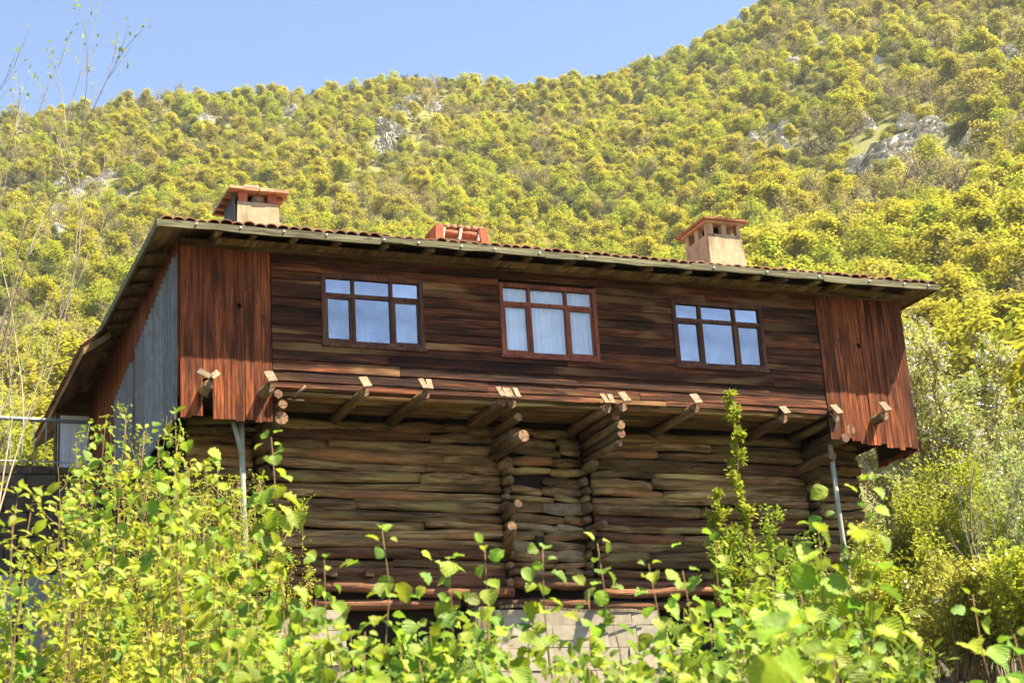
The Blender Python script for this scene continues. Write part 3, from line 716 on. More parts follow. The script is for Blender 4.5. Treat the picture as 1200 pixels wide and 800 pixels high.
# ------------------------------------------------------------------ rock outcrops on the hill
RK = NT('limestone'); v, rnd = RK.coords((1,1,1)); n1 = RK.noise(v, .35, 9, .7); n2 = RK.noise(v, 2.2, 6, .7)
c = RK.ramp(n1, [(.30,(.30,.28,.24)), (.46,(.50,.475,.42)), (.62,(.64,.61,.54))]); c = RK.mix(c, (.20,.20,.08), RK.ramp(n2, [(.55,(0,0,0)), (.7,(.7,.7,.7))]))
RK.col(c); RK.b.inputs['Roughness'].default_value = .95; RK.bump(n1, 1.0, 1.2)
def rock(px, py, wpx, hpx, label, seed, lean=0.0, steep=70):
    """a jagged limestone face that stands steeper than the slope, its top running back into the hill"""
    c0 = hit(px, py+hpx*.5)
    if c0 is None: return
    s = np.linalg.norm(c0-CAM)/FPX; wx, hz = wpx*s*1.2, hpx*s*1.35
    rr = np.array([R_[0], R_[1], 0]); rr /= np.linalg.norm(rr); ff = np.array([-rr[1], rr[0], 0])
    NX, NY = 34, 22; v = []; f = []; tn = tan(radians(steep)); g_ = random.Random(seed)
    sx, sy = g_.uniform(-.6,.6), g_.uniform(.5,1.1)
    for j in range(NY+7):
        t = min(j/NY, 1.0); back = max(0, j-NY)/6
        for i in range(NX+1):
            u = i/NX*2-1
            edge = 1-abs(u)**2.4                                     # outline falls away to the sides
            top = (.35+.65*edge)*(1+.38*mnoise.noise(Vector((u*1.7, seed*3.1, 0)))+.10*mnoise.noise(Vector((u*6, seed, 2))))
            h = max(.02, top)*t*hz
            P = Vector((u*wx*.13+seed*7, h*.30, seed*1.3))
            strat = (P.x*sx*1.1+P.y*sy*1.6+.5*mnoise.noise(P*1.2))*2.4; saw = strat-math.floor(strat)
            out = hz*(.16*mnoise.fractal(P*1.5, 1.0, 2.1, 5)+.16*saw+.10*abs(mnoise.noise(P*4.2)))+.25*hz*(edge-.55)
            dep = h/tn-out+back*(h*1.9+2.5)
            p = c0+rr*(u*wx*.5+lean*h)+ff*dep+np.array([0,0,h-.18*hz+back*h*.25*mnoise.noise(P*2)])
            v.append(p)
    W_ = NX+1
    for j in range(NY+6):
        for i in range(NX): f.append((j*W_+i, j*W_+i+1, (j+1)*W_+i+1, (j+1)*W_+i))
    v = np.array(v)-c0
    o = link('rock_outcrop', MB().add(v, f).mesh('rock_outcrop', RK.m), None, c0)
    tag(o, label, 'rock', 'limestone outcrops on the hillside'); ROCKS.append((px, py, wpx, hpx))
ROCKS = []
for k, (px, py, wp, hp, lb) in enumerate([
    (446,168,26,30,'white rib low in the broken crag above the pot chimney'), (461,147,30,26,'widest white rib of the broken crag'), (472,130,24,18,'upper white rib of the broken crag'), (438,186,18,12,'lowest grey foot of the broken crag'), (480,160,14,16,'small grey rib beside the widest white rib'), (484,118,22,18,'white knob topping the broken crag'),
    (513,122,20,18,'small white ledge beside the broken crag'), (502,195,20,10,'low pale boulder below the broken crag'),
    (335,132,22,22,'pale boulder near the skyline above the pot chimney'), (238,137,22,10,'flat pale ledge near the skyline'),
    (164,181,18,10,'small pale ledge halfway up the slope beside the twig tree'), (104,214,34,14,'broken white ledge on the bare slope behind the twig tree'),
    (128,203,22,10,'narrow white ledge above the broken ledge'), (60,242,30,10,'long low white ledge lower on the bare slope'),
    (70,268,30,14,'dark fissured boulder under the long low ledge'), (122,308,26,16,'white rubble boulder on the slope beside the roof hip'),
    (100,335,22,10,'lowest pale rock of the rubble beside the roof hip'), (118,285,16,8,'small pale stone above the rubble boulder'),
    (1050,178,72,46,'broad grey cliff face in shade high on the hill'), (1092,150,40,32,'grey buttress rising beside the broad cliff'),
    (1140,160,26,22,'grey rock step past the buttress'), (1075,196,32,14,'white scree ledge at the foot of the broad cliff'),
    (1010,192,40,20,'grey cliff foot running out below the broad cliff'), (1112,182,36,22,'grey cliff foot below the buttress'), (1070,140,30,18,'grey rock shelf above the broad cliff'), (915,172,26,12,'grey stone band under the rock wall'),
    (92,224,14,7,'pale stone chip left of the broken ledge on the bare slope'.replace('left of','beside')), (140,226,16,8,'pale stone chip under the narrow white ledge'), (84,300,20,9,'pale stone band between the fissured boulder and the rubble'), (205,150,12,6,'tiny white stone under the skyline ledge'), (70,212,18,9,'pale stone band above the long low ledge'),
    (1022,142,18,20,'pale pillar of rock above the broad cliff'), (925,152,26,20,'grey rock wall above the vented chimney'),
    (900,148,16,14,'grey rock knob beside the rock wall'), (886,160,14,12,'small grey stone near the rock knob'),
    (905,88,30,14,'dark ledge high above the vented chimney'), (932,72,22,18,'white slab on the ledge near the summit'),
    (975,50,34,10,'white rock strip near the summit'), (1028,70,18,9,'small white rock beside the summit strip'),
    (1182,62,26,24,'pale rock bluff at the hill edge near the summit'), (1192,185,18,16,'pale stone low by the hill edge')]):
    rock(px, py, wp, hp, lb, k+1, random.uniform(-.3,.3))

# ------------------------------------------------------------------ hill trees
KIND = [('lime green', (.40,.43,.05)), ('yellow green', (.47,.44,.05)), ('golden', (.44,.40,.075)), ('olive green', (.30,.31,.07)),
        ('dark evergreen', (.13,.15,.055)), ('bronze budding', (.38,.34,.115)), ('grey twiggy', (.32,.28,.15))]
LM = [leaf('hill_leaf_'+k[0].split()[0], tuple(.92*q_ for q_ in k[1]), .58, .018, .2, .03) for k in KIND]
def crown(seed, kind, nf, size, lean=1.0):
    """leaf faces spread over the outside of many overlapping lobes; crown of about 1 m radius on z in 0.5..2.2"""
    g = np.random.default_rng(seed); nl = g.integers(17, 24)
    c = np.stack([g.normal(0,.40,nl), g.normal(0,.40,nl), g.uniform(.55,2.0,nl)], 1)
    hgt = (c[:,2]-.55)/1.45; c[:,:2] *= (1.12-.75*hgt[:,None]**1.6)
    rl_ = g.uniform(.30,.50,nl)*(1.05-.3*hgt)
    li = g.choice(nl, nf, p=rl_**2/(rl_**2).sum())
    dv = g.normal(0,1,(nf,3)); dv /= np.linalg.norm(dv, axis=1)[:,None]; dv[:,2] = np.where(dv[:,2] < -.35, -dv[:,2], dv[:,2])
    p = c[li]+dv*(rl_[li]*g.uniform(.45,1.28,nf))[:,None]
    nrm = dv*.35+(p-np.array([0,0,.7]))*.45+np.array(tuple(sdir))*.25+g.normal(0,.34,(nf,3)); nrm /= np.linalg.norm(nrm, axis=1)[:,None]
    a = np.cross(nrm, g.normal(0,1,(nf,3))); a /= np.linalg.norm(a, axis=1)[:,None]; b = np.cross(nrm, a)
    s = size*g.uniform(.6,1.3,nf)[:,None]
    V = np.stack([p-a*s, p+b*s*.7, p+a*s, p-b*s*.8], 1).reshape(-1,3)
    return V, np.arange(nf*4).reshape(-1,4)
def trunk(seed, h=1.5, limbs=6):
    random.seed(seed); b = MB(); b.tube([(0,0,-.25),(.03,.02,.5),(.0,.05,1.1),(.04,0,h+.3)], [.065,.05,.035,.01], 6)
    for i in range(limbs):
        z0 = random.uniform(.45,1.3); a = random.uniform(0,2*pi); L = random.uniform(.45,.85)
        b.tube([(0,0,z0),(cos(a)*L*.5,sin(a)*L*.5,z0+L*.45),(cos(a)*L*.85,sin(a)*L*.85,z0+L*.95)], [.03,.018,.005], 5)
        for k in range(2):
            a2 = a+random.uniform(-.9,.9); b.tube([(cos(a)*L*.5,sin(a)*L*.5,z0+L*.45),(cos(a)*L*.5+cos(a2)*.3,sin(a)*L*.5+sin(a2)*.3,z0+L*.45+.35)], [.014,.004], 4)
    return b
NV = 3; CR = {}; TR = {}; 
for ki in range(7):
    nf, sz = [(2100,.066),(2100,.066),(1900,.065),(1700,.062),(1900,.062),(950,.055),(420,.045)][ki]
    for v_ in range(NV):
        V, Fq = crown(100+ki*10+v_, ki, nf, sz); CR[ki,v_] = fast_mesh('crown', V, Fq, LM[ki])
        TR[ki,v_] = trunk(300+ki*10+v_, limbs=6 if ki < 5 else 11).mesh('trunk', MT['bark'])
random.seed(11)
ptx = []
N_ = 48000; az = rng.uniform(-21.5, 21.5, N_); dd = np.sqrt(rng.uniform(138**2, 735**2, N_))
az[:2600] = rng.uniform(17.5, 34, 2600); dd[:2600] = np.sqrt(rng.uniform(52**2, 330**2, 2600))
cell = {}; G_ = 3.8
for a_, d_ in zip(np.radians(az)+YAW, dd):
    x, y = d_*sin(a_), d_*cos(a_); key = (int(x//G_), int(y//G_)); ok = True
    for i in (-1,0,1):
        for j in (-1,0,1):
            for (qx, qy) in cell.get((key[0]+i, key[1]+j), ()):
                if (qx-x)**2+(qy-y)**2 < 4.1**2: ok = False
    if ok: cell.setdefault(key, []).append((x, y)); ptx.append((x, y))
ptx = np.array(ptx); ptz = terrain(ptx[:,0], ptx[:,1])
def nz(x, y, s, o): return mnoise.noise(Vector((x*s+o, y*s-o, o)))
hill = []
for (x, y), z in zip(ptx, ptz):
    u, vv = pix((x, y, z+3)); 
    if any(abs(u-a) < w_*.45+2 and -h_*.35 < vv-b < h_*.5+8 for (a, b, w_, h_) in ROCKS) and random.random() > .15: continue
    d = math.hypot(x, y)
    t = random.random()+nz(x, y, .02, 3.3)*.75
    high = (d-300)/400; dry = max(0, (330-u)/330)*.3 if d > 250 else 0
    rc = min([math.hypot((u-a)/70, (vv-b)/50) for (a, b, w_, h_) in ROCKS if w_ > 20]+[9])
    if rc < 1.0 and random.random() < .45: ki = random.choice([4, 3, 3, 6])
    elif t < .02-.0: ki = 4 if random.random() < .5 else 3
    elif t < .36: ki = 0
    elif t < .76: ki = 1
    elif t < .86: ki = 2
    elif t < .98+.1*high: ki = random.choice([5, 2, 3])
    else: ki = random.choice([6, 5])
    pt = nz(x, y, .011, 8.1)+.5*nz(x, y, .03, 1.7)
    if ki < 3 and pt > .28 and random.random() < .5: ki = random.choice([3,3,5,6,6,4])
    if ki < 3 and random.random() < (.14*max(0,high)+dry*.8+.06): ki = random.choice([3, 3, 5, 6, 4])
    sc = random.choice([random.uniform(2.5,3.6), random.uniform(3.4,4.6), random.uniform(4.2,5.4)])*(1.0-.15*max(0,high))*(.72 if ki in (3,4) else 1)
    hill.append([x, y, z-.3, ki, random.randrange(NV), sc, random.uniform(0, 2*pi), u, vv, d])
# which of them stand in view and in front of nothing: nearest first
def seen(u, v_):
    if not (-5 < u < 1205 and v_ > -10): return False
    roofline = np.interp(u, [60, 75, 195, 1098], [480, 470, 258, 340])
    if 70 < u < 1105 and v_ > roofline-6: return False
    if u >= 1060 and v_ > np.interp(u, [1060,1110,1200], [380,410,520]): return False
    if u <= 75 and v_ > 478: return False
    return True
order = sorted(range(len(hill)), key=lambda i: hill[i][9])
big = [i for i in order if seen(hill[i][7], hill[i][8])][:300]; bigset = set(big)
MARK = [((290,235),'the pot chimney'), ((538,270),'the stacked-tile chimney'), ((838,280),'the vented chimney'), ((1080,345),'the blossom-side eave'),
        ((150,330),'the side eave'), ((50,450),'the terrace railing'), ((25,250),'the bare twig tree'), ((1130,420),'the blossom tree'), ((690,290),'the middle eave'), ((420,265),'the blue first window'), ((960,320),'the dark corner panel')]
ORD = ['first','second','third','fourth','fifth','sixth','seventh','eighth','ninth','tenth','eleventh','twelfth','thirteenth','fourteenth','fifteenth','sixteenth','seventeenth','eighteenth','nineteenth','twentieth']
ORD += ['twenty-'+o_ for o_ in ORD[:9]]+['thirtieth']+['thirty-'+o_ for o_ in ORD[:9]]+['fortieth']+['forty-'+o_ for o_ in ORD[:9]]
byg = {}
for i in big:
    h = hill[i]; m = min(range(len(MARK)), key=lambda q_: math.hypot(h[7]-MARK[q_][0][0], h[8]-MARK[q_][0][1])); byg.setdefault((h[3], m), []).append(i)
for (ki, m), L in byg.items():
    L.sort(key=lambda i: math.hypot(hill[i][7]-MARK[m][0][0], hill[i][8]-MARK[m][0][1]))
    for k, i in enumerate(L):
        x, y, z, _, vi, sc, ro, *_r = hill[i]
        o = bpy.data.objects.new('hill_tree', CR[ki,vi]); COL.objects.link(o); o.location = (x, y, z); o.rotation_euler = (0,0,ro); o.scale = (sc,sc,sc*1.05)
        t = bpy.data.objects.new('trunk', TR[ki,vi]); COL.objects.link(t); t.parent = o
        tag(o, f"{KIND[ki][0]} hill tree, {ORD[min(k,len(ORD)-1)]} of its colour above {MARK[m][1]}", 'tree', 'trees on the hillside')
# the rest of the wood as one mass of instances
vc = bpy.data.collections.new('wood_variants'); vn = 0; vid = {}
for ki in range(7):
    for v_ in range(NV):
        o = bpy.data.objects.new(f'wood_tree_{vn:02d}', None or bpy.data.meshes.new('wood_tree'))
        me = o.data; A = CR[ki,v_]; B = TR[ki,v_]
        va = np.empty(len(A.vertices)*3, np.float32); A.vertices.foreach_get('co', va); vb = np.empty(len(B.vertices)*3, np.float32); B.vertices.foreach_get('co', vb)
        fa = [tuple(p.vertices) for p in A.polygons]; fb = [tuple(i+len(A.vertices) for i in p.vertices) for p in B.polygons]
        me.from_pydata(np.concatenate([va,vb]).reshape(-1,3).tolist(), [], fa+fb); me.materials.append(LM[ki]); me.materials.append(MT['bark'])
        me.polygons.foreach_set('material_index', [0]*len(fa)+[1]*len(fb)); me.update()
        vc.objects.link(o); vid[ki,v_] = vn; vn += 1
rest = [h for i, h in enumerate(hill) if i not in bigset]
me = bpy.data.meshes.new('far_wood'); me.from_pydata([(h[0],h[1],h[2]) for h in rest], [], [])
for nm, typ, vals in (('idx','INT',[vid[h[3],h[4]] for h in rest]), ('scl','FLOAT',[h[5] for h in rest]), ('rot','FLOAT',[h[6] for h in rest])):
    at_ = me.attributes.new(nm, typ, 'POINT'); at_.data.foreach_set('value', vals)
fo = link('far_wood', me); tag(fo, 'spring woodland covering the upper hillside', 'woodland', kind='stuff')
ng = bpy.data.node_groups.new('scatter_wood', 'GeometryNodeTree')
ng.interface.new_socket('Geometry', in_out='INPUT', socket_type='NodeSocketGeometry'); ng.interface.new_socket('Geometry', in_out='OUTPUT', socket_type='NodeSocketGeometry')
gi, go = ng.nodes.new('NodeGroupInput'), ng.nodes.new('NodeGroupOutput'); ip = ng.nodes.new('GeometryNodeInstanceOnPoints')
ci = ng.nodes.new('GeometryNodeCollectionInfo'); ci.inputs['Collection'].default_value = vc; ci.inputs['Separate Children'].default_value = True; ci.inputs['Reset Children'].default_value = True
def na(nm, typ):
    q_ = ng.nodes.new('GeometryNodeInputNamedAttribute'); q_.data_type = typ; q_.inputs[0].default_value = nm; return q_.outputs[0]
cx = ng.nodes.new('ShaderNodeCombineXYZ'); er = ng.nodes.new('FunctionNodeEulerToRotation'); lk = ng.links.new
lk(gi.outputs[0], ip.inputs['Points']); lk(ci.outputs[0], ip.inputs['Instance']); ip.inputs['Pick Instance'].default_value = True
lk(na('idx','INT'), ip.inputs['Instance Index']); lk(na('rot','FLOAT'), cx.inputs[2]); lk(cx.outputs[0], er.inputs[0]); lk(er.outputs[0], ip.inputs['Rotation'])
lk(na('scl','FLOAT'), ip.inputs['Scale']); lk(ip.outputs[0], go.inputs[0])
md = fo.modifiers.new('scatter', 'NODES'); md.node_group = ng

# ------------------------------------------------------------------ leaf clouds for middle-distance shrubs
def leafcloud(pts, dirs, size, g, droop=.3, aspect=.55):
    """one folded leaf (two quads) at each point, pointing along dirs"""
    n = len(pts); d = dirs+g.normal(0,.45,(n,3)); d[:,2] -= droop; d /= np.linalg.norm(d,axis=1)[:,None]
    s = np.cross(d, g.normal(0,1,(n,3))+np.array([0,0,2.2])); s /= np.linalg.norm(s,axis=1)[:,None]; nn = np.cross(s, d)
    L = (size*g.uniform(.6,1.25,n))[:,None]
    a = pts; b = pts+d*L; m = pts+d*L*.48; l = m-s*L*aspect*.5+nn*L*.10; r = m+s*L*aspect*.5+nn*L*.10
    V = np.stack([a, r, b, l], 1).reshape(-1,3); i = np.arange(n)*4
    return V, np.concatenate([np.stack([i,i+1,i+2],1), np.stack([i,i+2,i+3],1)])
SM = [leaf('shrub_leaf_lime', (.34,.40,.045), .5, .05, .3, .25), leaf('shrub_leaf_yellow', (.36,.40,.042), .45, .05, .3, .25),
      leaf('shrub_leaf_green', (.34,.38,.07), .52, .05, .3, .3), leaf('shrub_leaf_pale', (.35,.39,.13), .52, .05, .3, .3)]
BL = plain('white_petals', (.70,.70,.66), (.84,.84,.80), 5, .7, 0, var=.1)
def shrub(name, label, cat, base, height, width, n, size, mat, seed, stems=9, blossom=0, stemmat='stem', group=None, upright=.6, top=1.0, r=.022, lo=.12, depth=None):
    g = np.random.default_rng(seed); random.seed(seed); base = np.array(base, float)
    root = empty(name, base); tag(root, label, cat, group)
    P = []; D = []; depth = depth or width; paths = []
    for i in range(stems):
        a = random.uniform(0,2*pi); sp = math.sqrt(random.random()); hh = height*random.uniform(.68,1.0)*(1-.25*sp*(1-top)); 
        if i == 0: sp, hh = .05, height*.97
        tip = np.array([cos(a)*sp*width*.5, sin(a)*sp*depth*.5, hh]); b0 = np.array([tip[0]*.25+random.uniform(-.1,.1), tip[1]*.25, 0])
        mid = b0*.5+tip*.5; mid[:2] = b0[:2]*.65+tip[:2]*.35
        ts = np.linspace(0,1,9)[:,None]; path = (1-ts)**2*b0+2*ts*(1-ts)*mid+ts**2*tip
        path[1:-1] += g.normal(0,.012*height,(7,3))*np.array([1,1,.3]); paths.append(path)
        MB().tube(path, [r*(1-.85*k/8) for k in range(9)], 6).build('stem', MT[stemmat], root, True, loc=(0,0,0))
    tw = MB(); 
    per = max(4, int(n/stems/26))
    for path in paths:
        for k in range(per):
            t = lo+(1-lo)*random.random()**.8; f_ = t*8; i0 = min(int(f_),7); p0 = path[i0]+(path[i0+1]-path[i0])*(f_-i0)
            a = random.uniform(0,2*pi); L = width*random.uniform(.10,.30)*(1.15-.7*t); dv = np.array([cos(a),sin(a),upright+random.uniform(-.2,.6)]); dv /= np.linalg.norm(dv)
            p1 = p0+dv*L*.5; p2 = p0+dv*L+np.array([0,0,L*.12])
            tw.tube([p0,p1,p2], [r*.28,r*.2,r*.06], 4, caps=False)
            m = 26; tt = g.uniform(.12,1.05,m)[:,None]; q_ = p0+(p2-p0)*tt+g.normal(0,.055*width*.35,(m,3)); P.append(q_); D.append(np.repeat((dv+np.array([0,0,.2]))[None],m,0)+g.normal(0,.6,(m,3)))
    tw.build('twigs', MT[stemmat], root, loc=(0,0,0))['kind'] = 'stuff'
    P = np.concatenate(P); D = np.concatenate(D); V, Fq = leafcloud(P, D, size, g)
    o = link('leaves', fast_mesh('leaves', V, Fq, mat), root); o['kind'] = 'stuff'
    if blossom:
        idx = g.choice(len(P), blossom); c = P[idx]+g.normal(0,.05,(blossom,3)); hb = c[:,2]/height; c = c[hb > .35]
        C = np.repeat(c, 7, 0)+g.normal(0,.035,(len(c)*7,3)); V, Fq = leafcloud(C, g.normal(0,1,C.shape), .06, g, 0, .9)
        link('blossom', fast_mesh('blossom', V, Fq, BL), root)['kind'] = 'stuff'
    return root
def ground(px, dist):
    d = ray(px, 700); h = math.hypot(d[0], d[1]); x, y = d[0]/h*dist, d[1]/h*dist; return np.array([x, y, float(terrain(x, y))])
def top_h(px, py, b):                       # height that brings a plant standing at b up to that line of sight
    d = ray(px, py); k = math.hypot(b[0], b[1])/math.hypot(d[0], d[1]); return CAM[2]+d[2]*k-b[2]
def place(px, py, dist): b = ground(px, dist); return b, top_h(px, py, b)

b, h = place(1118, 372, 37); shrub('blossom_tree', 'tall tree with white spring blossom beside the dark corner panel', 'tree', b, h, 4.6, 22000, .12, SM[3], 21, 14, 2600, 'stem', upright=1.0, top=.6, r=.05)
for k, (px, py, dist, wd, n, mi, lb) in enumerate((a_[0],a_[1],a_[2],a_[3],int(a_[4]*2.4),a_[5],a_[6]) for a_ in [
    (1175,440,36,3.4,5500,3,'pale green bush with white sprays behind the tall twigs'), (1075,560,33,3.4,6000,2,'dense mid green bush under the overhanging corner'),
    (1150,540,31,3.4,6500,0,'bright green bush in front of the blossom tree'), (1210,520,30,3.2,5000,3,'pale bush at the frame edge below the twigs'),
    (1030,640,27,2.8,4200,0,'low lime bush beside the grey corner pipe'), (1110,660,25,3.0,5000,2,'low green bush under the bright bush'), (1190,650,24,2.6,4500,1,'low yellow green bush by the frame edge')]):
    b, h = place(px, py, dist); shrub('shrub', lb, 'bush', b, h, wd, n, .085, SM[mi], 40+k, 12, 220 if mi == 3 else 30, 'stem', 'bushes below the blossom tree', upright=.9, top=.7)
b, h = place(215, 505, 15.5); shrub('shrub', 'dense shrub of tiny yellow green leaves in front of the corner panel', 'bush', b, h, 2.1, 11000, .034, SM[1], 61, 22, 0, 'stem', 'small-leaved shrubs', upright=1.1, top=.7, r=.014)
b, h = place(270, 560, 16.5); shrub('shrub', 'smaller shrub of tiny leaves around the grey corner pipe', 'bush', b, h, 1.7, 8000, .034, SM[1], 62, 18, 0, 'stem', 'small-leaved shrubs', upright=1.1, top=.7, r=.012)
b, h = place(150, 470, 17.5); shrub('shrub', 'shrub of tiny dark leaves against the corrugated sheets', 'bush', b, h, 1.6, 4200, .04, SM[2], 63, 14, 0, 'stem', 'small-leaved shrubs', upright=1.1, top=.7, r=.012)
b, h = place(884, 448, 19.5); shrub('young_maple', 'slender young tree with a narrow plume of lime leaves before the log wall', 'tree', b, h, .85, 3600, .075, SM[0], 71, 3, 0, 'stem', upright=.9, top=.0, r=.018, lo=.35)
b, h = place(915, 590, 19); shrub('shrub', 'bushy lime sapling at the foot of the slender plume', 'bush', b, h, 1.7, 4800, .065, SM[0], 72, 8, 0, 'stem', 'small-leaved shrubs', upright=1.0, top=.5, r=.014)

# bare twig tree and tall bare twigs
def twigtree(label, px, py, dist, seed, n, spread, group=None, leafn=900, r0=.024):
    random.seed(seed); g = np.random.default_rng(seed); b0, h = place(px, py, dist); root = empty('twig_tree', b0); tag(root, label, 'tree', group); P = []
    mb = MB()
    def grow(p, d, L, r, lev):
        pts = [p]; 
        for k in range(5):
            d = (d+Vector(g.normal(0,.10,3))+Vector((0,0,.05))).normalized(); pts.append(pts[-1]+d*L/5)
        tgt = mb
        tgt.tube(pts, [r*(1-.14*k) for k in range(6)], 5, caps=False)
        if lev == 0: P.extend(pts[2:]); return
        for k in range(4):
            q_ = pts[random.choice([2,3,4,5])]; dv = (d+Vector((random.uniform(-1,1),random.uniform(-1,1),random.uniform(-.2,.5)))*spread).normalized(); grow(q_, dv, L*random.uniform(.34,.52), r*.56, lev-1)
    for i in range(n):
        grow(Vector((random.uniform(-.15,.15),random.uniform(-.15,.15),0)), Vector((random.uniform(-.12,.12),random.uniform(-.12,.12),1)).normalized(), h*random.uniform(.56,.68), r0, 3)
    mb.build('branches', MT['palestem'], root, loc=(0,0,0))
    P = np.array([tuple(p) for p in P]); P = P[g.choice(len(P), leafn)]+g.normal(0,.01,(leafn,3))
    V, Fq = leafcloud(P, g.normal(0,1,P.shape)+np.array([0,0,1]), .05, g, 0); link('buds', fast_mesh('buds', V, Fq, SM[1]), root)['kind'] = 'stuff'
twigtree('bare tree of thin pale twigs rising beside the terrace railing', -58, 40, 16, 81, 4, .30, None, 900, .016)
twigtree('tall bare twig cluster standing before the blossom tree', 1168, 470, 27, 82, 3, .35, 'bare twig clusters', 60, .012)

# ------------------------------------------------------------------ foreground shoots with large leaves, each leaf its own piece
HL = [leaf('hazel_leaf_lime', (.30,.41,.038), .45, .06, .6, .4, True), leaf('hazel_leaf_green', (.19,.29,.035), .45, .06, .6, .4, True), leaf('cherry_leaf', (.35,.40,.038), .45, .06, .6, .4, True)]
def leafmesh(kind, seed):
    random.seed(seed)
    if kind == 'hazel': prof = [(0,.03),(.05,.24),(.15,.35),(.27,.43),(.39,.425),(.51,.43),(.63,.36),(.75,.29),(.86,.15),(.93,.07),(1.0,.008)]
    else: prof = [(0,.015),(.1,.12),(.28,.22),(.48,.26),(.66,.21),(.84,.11),(1.0,.01)]
    v = []; f = []; fold = random.uniform(.12,.5); droop = random.uniform(.25,.65); tw = random.uniform(-.25,.25)
    for j_, (t, wd) in enumerate(prof):
        z = -droop*t*t*.6+.12*t; yy = t*(1-.18*droop*t); pl = (.035 if j_ % 2 else -.02)*(1 if kind == 'hazel' else .5)
        ser = 1+random.uniform(-.12,.10); ser2 = 1+random.uniform(-.12,.10)
        zt = tw*t*wd; wav = random.uniform(-.045,.045)
        v += [(-wd*ser, yy+.10*wd, z+fold*wd+zt+wav+pl), (-wd*.5, yy+.03*wd, z+fold*wd*.5+zt*.5+pl), (0, yy, z), (wd*.5, yy+.03*wd, z+fold*wd*.5-zt*.5+pl), (wd*ser2, yy+.10*wd, z+fold*wd-zt-wav+pl)]
    for i in range(len(prof)-1):
        for k in range(4): f.append((i*5+k, i*5+k+1, i*5+5+k+1, i*5+5+k))
    return MB().add(v, f)
LMESH = {('hazel',m): [leafmesh('hazel', 500+k).mesh('leaf', HL[m], True) for k in range(7)] for m in (0,1)}
LMESH['cherry',2] = [leafmesh('cherry', 600+k).mesh('leaf', HL[2], True) for k in range(7)]
BUD = leafmesh('cherry', 700).mesh('bud', HL[2], True)
nleaf = 0
def shoot(px, py, dist, nl, size, label, seed, kind='hazel', lean=None, length=None, cat='shoot', group='leafy hazel shoots', dens=1.0, r=.0045, tipbend=0):
    """one stem from the ground up to the line of sight through that pixel, with alternate leaves along its upper part"""
    global nleaf
    random.seed(seed); g = np.random.default_rng(seed)
    tip = at(px, py, dist); bx = px+(lean if lean is not None else random.uniform(-130,150)); b0 = ground(bx, math.hypot(tip[0], tip[1])*random.uniform(.97,1.03))
    root = empty('hazel_shoot' if kind == 'hazel' else 'cherry_shoot', b0); tag(root, label, cat, group)
    T = tip-b0; mid = np.array([T[0]*.55, T[1]*.55, T[2]*.45]); ts = np.linspace(0,1,15)[:,None]; path = 2*ts*(1-ts)*mid+ts**2*T
    path[1:-1] += g.normal(0,.012,(13,3)); path[-1] += np.array([tipbend*.06,0,-abs(tipbend)*.02])
    MB().tube(path, [r*(1.7-1.45*k/14) for k in range(15)], 6).build('stem', MT['stem'], root, True, loc=(0,0,0))
    tl_ = np.linalg.norm(T); length = length or .95
    ph = random.uniform(0,6)
    cams = CAM-b0
    nl = int(nl*(2.0 if kind == 'hazel' else 2.2))
    for k in range(nl):
        s = (k+random.uniform(-.3,.3))/nl; back = length*s**1.0; t = max(.05, 1-back/tl_); f_ = t*14; i0 = min(int(f_),13)
        p0 = path[i0]+(path[i0+1]-path[i0])*(f_-i0); ph += 2.4+random.uniform(-.5,.5)
        if kind == 'cherry':                       # whorls of narrow young leaves held up and out
            if k % 4: p0 = pc; ph += random.uniform(.4,1.0)
            pc = p0
            out = Vector((cos(ph), sin(ph), random.uniform(.0,.6))).normalized(); pet = size*random.uniform(.05,.2)
            if k % 4 == 0: side = out*size*(random.uniform(.2,2.2) if k > 3 else 0)
            p1 = Vector(p0)+out*pet+side
            yv = (out+Vector((0,0,random.uniform(-.45,.9)))+Vector(g.normal(0,.2,3))).normalized()
        else:
            if k % 2: p0 = pc
            pc = p0; out = Vector((cos(ph), sin(ph), random.uniform(-.15,.5))).normalized(); pet = size*random.uniform(.15,.4)
            if random.random() < .30 and k > 3: pet += size*random.uniform(.4,1.6)
            p1 = Vector(p0)+out*pet
            yv = (out+Vector((0,0,random.uniform(-1.5,-.1) if k > 2 else random.uniform(-.3,1.2)))+Vector(g.normal(0,.25,3))).normalized()
        zc = Vector((0,0,1))*random.uniform(.3,1)+Vector(sdir)*.35+Vector((cams/np.linalg.norm(cams)).tolist())*random.uniform(0,.9)+Vector(g.normal(0,.35,3))
        xv = yv.cross(zc).normalized(); zv = xv.cross(yv)
        sc = size*.80*random.uniform(.55,1.15)*(.62+.5*min(1,s*3.5))
        m = (('hazel', 0 if random.random() < .68 else 1) if kind == 'hazel' else ('cherry', 2))
        o = bpy.data.objects.new('leaf', random.choice(LMESH[m])); COL.objects.link(o); o.parent = root
        o.matrix_local = Matrix.Translation(p1) @ Matrix(((xv.x,yv.x,zv.x,0),(xv.y,yv.y,zv.y,0),(xv.z,yv.z,zv.z,0),(0,0,0,1))) @ Matrix.Diagonal((sc,sc,sc,1)); nleaf += 1
    pb = MB()
    return root
S = []
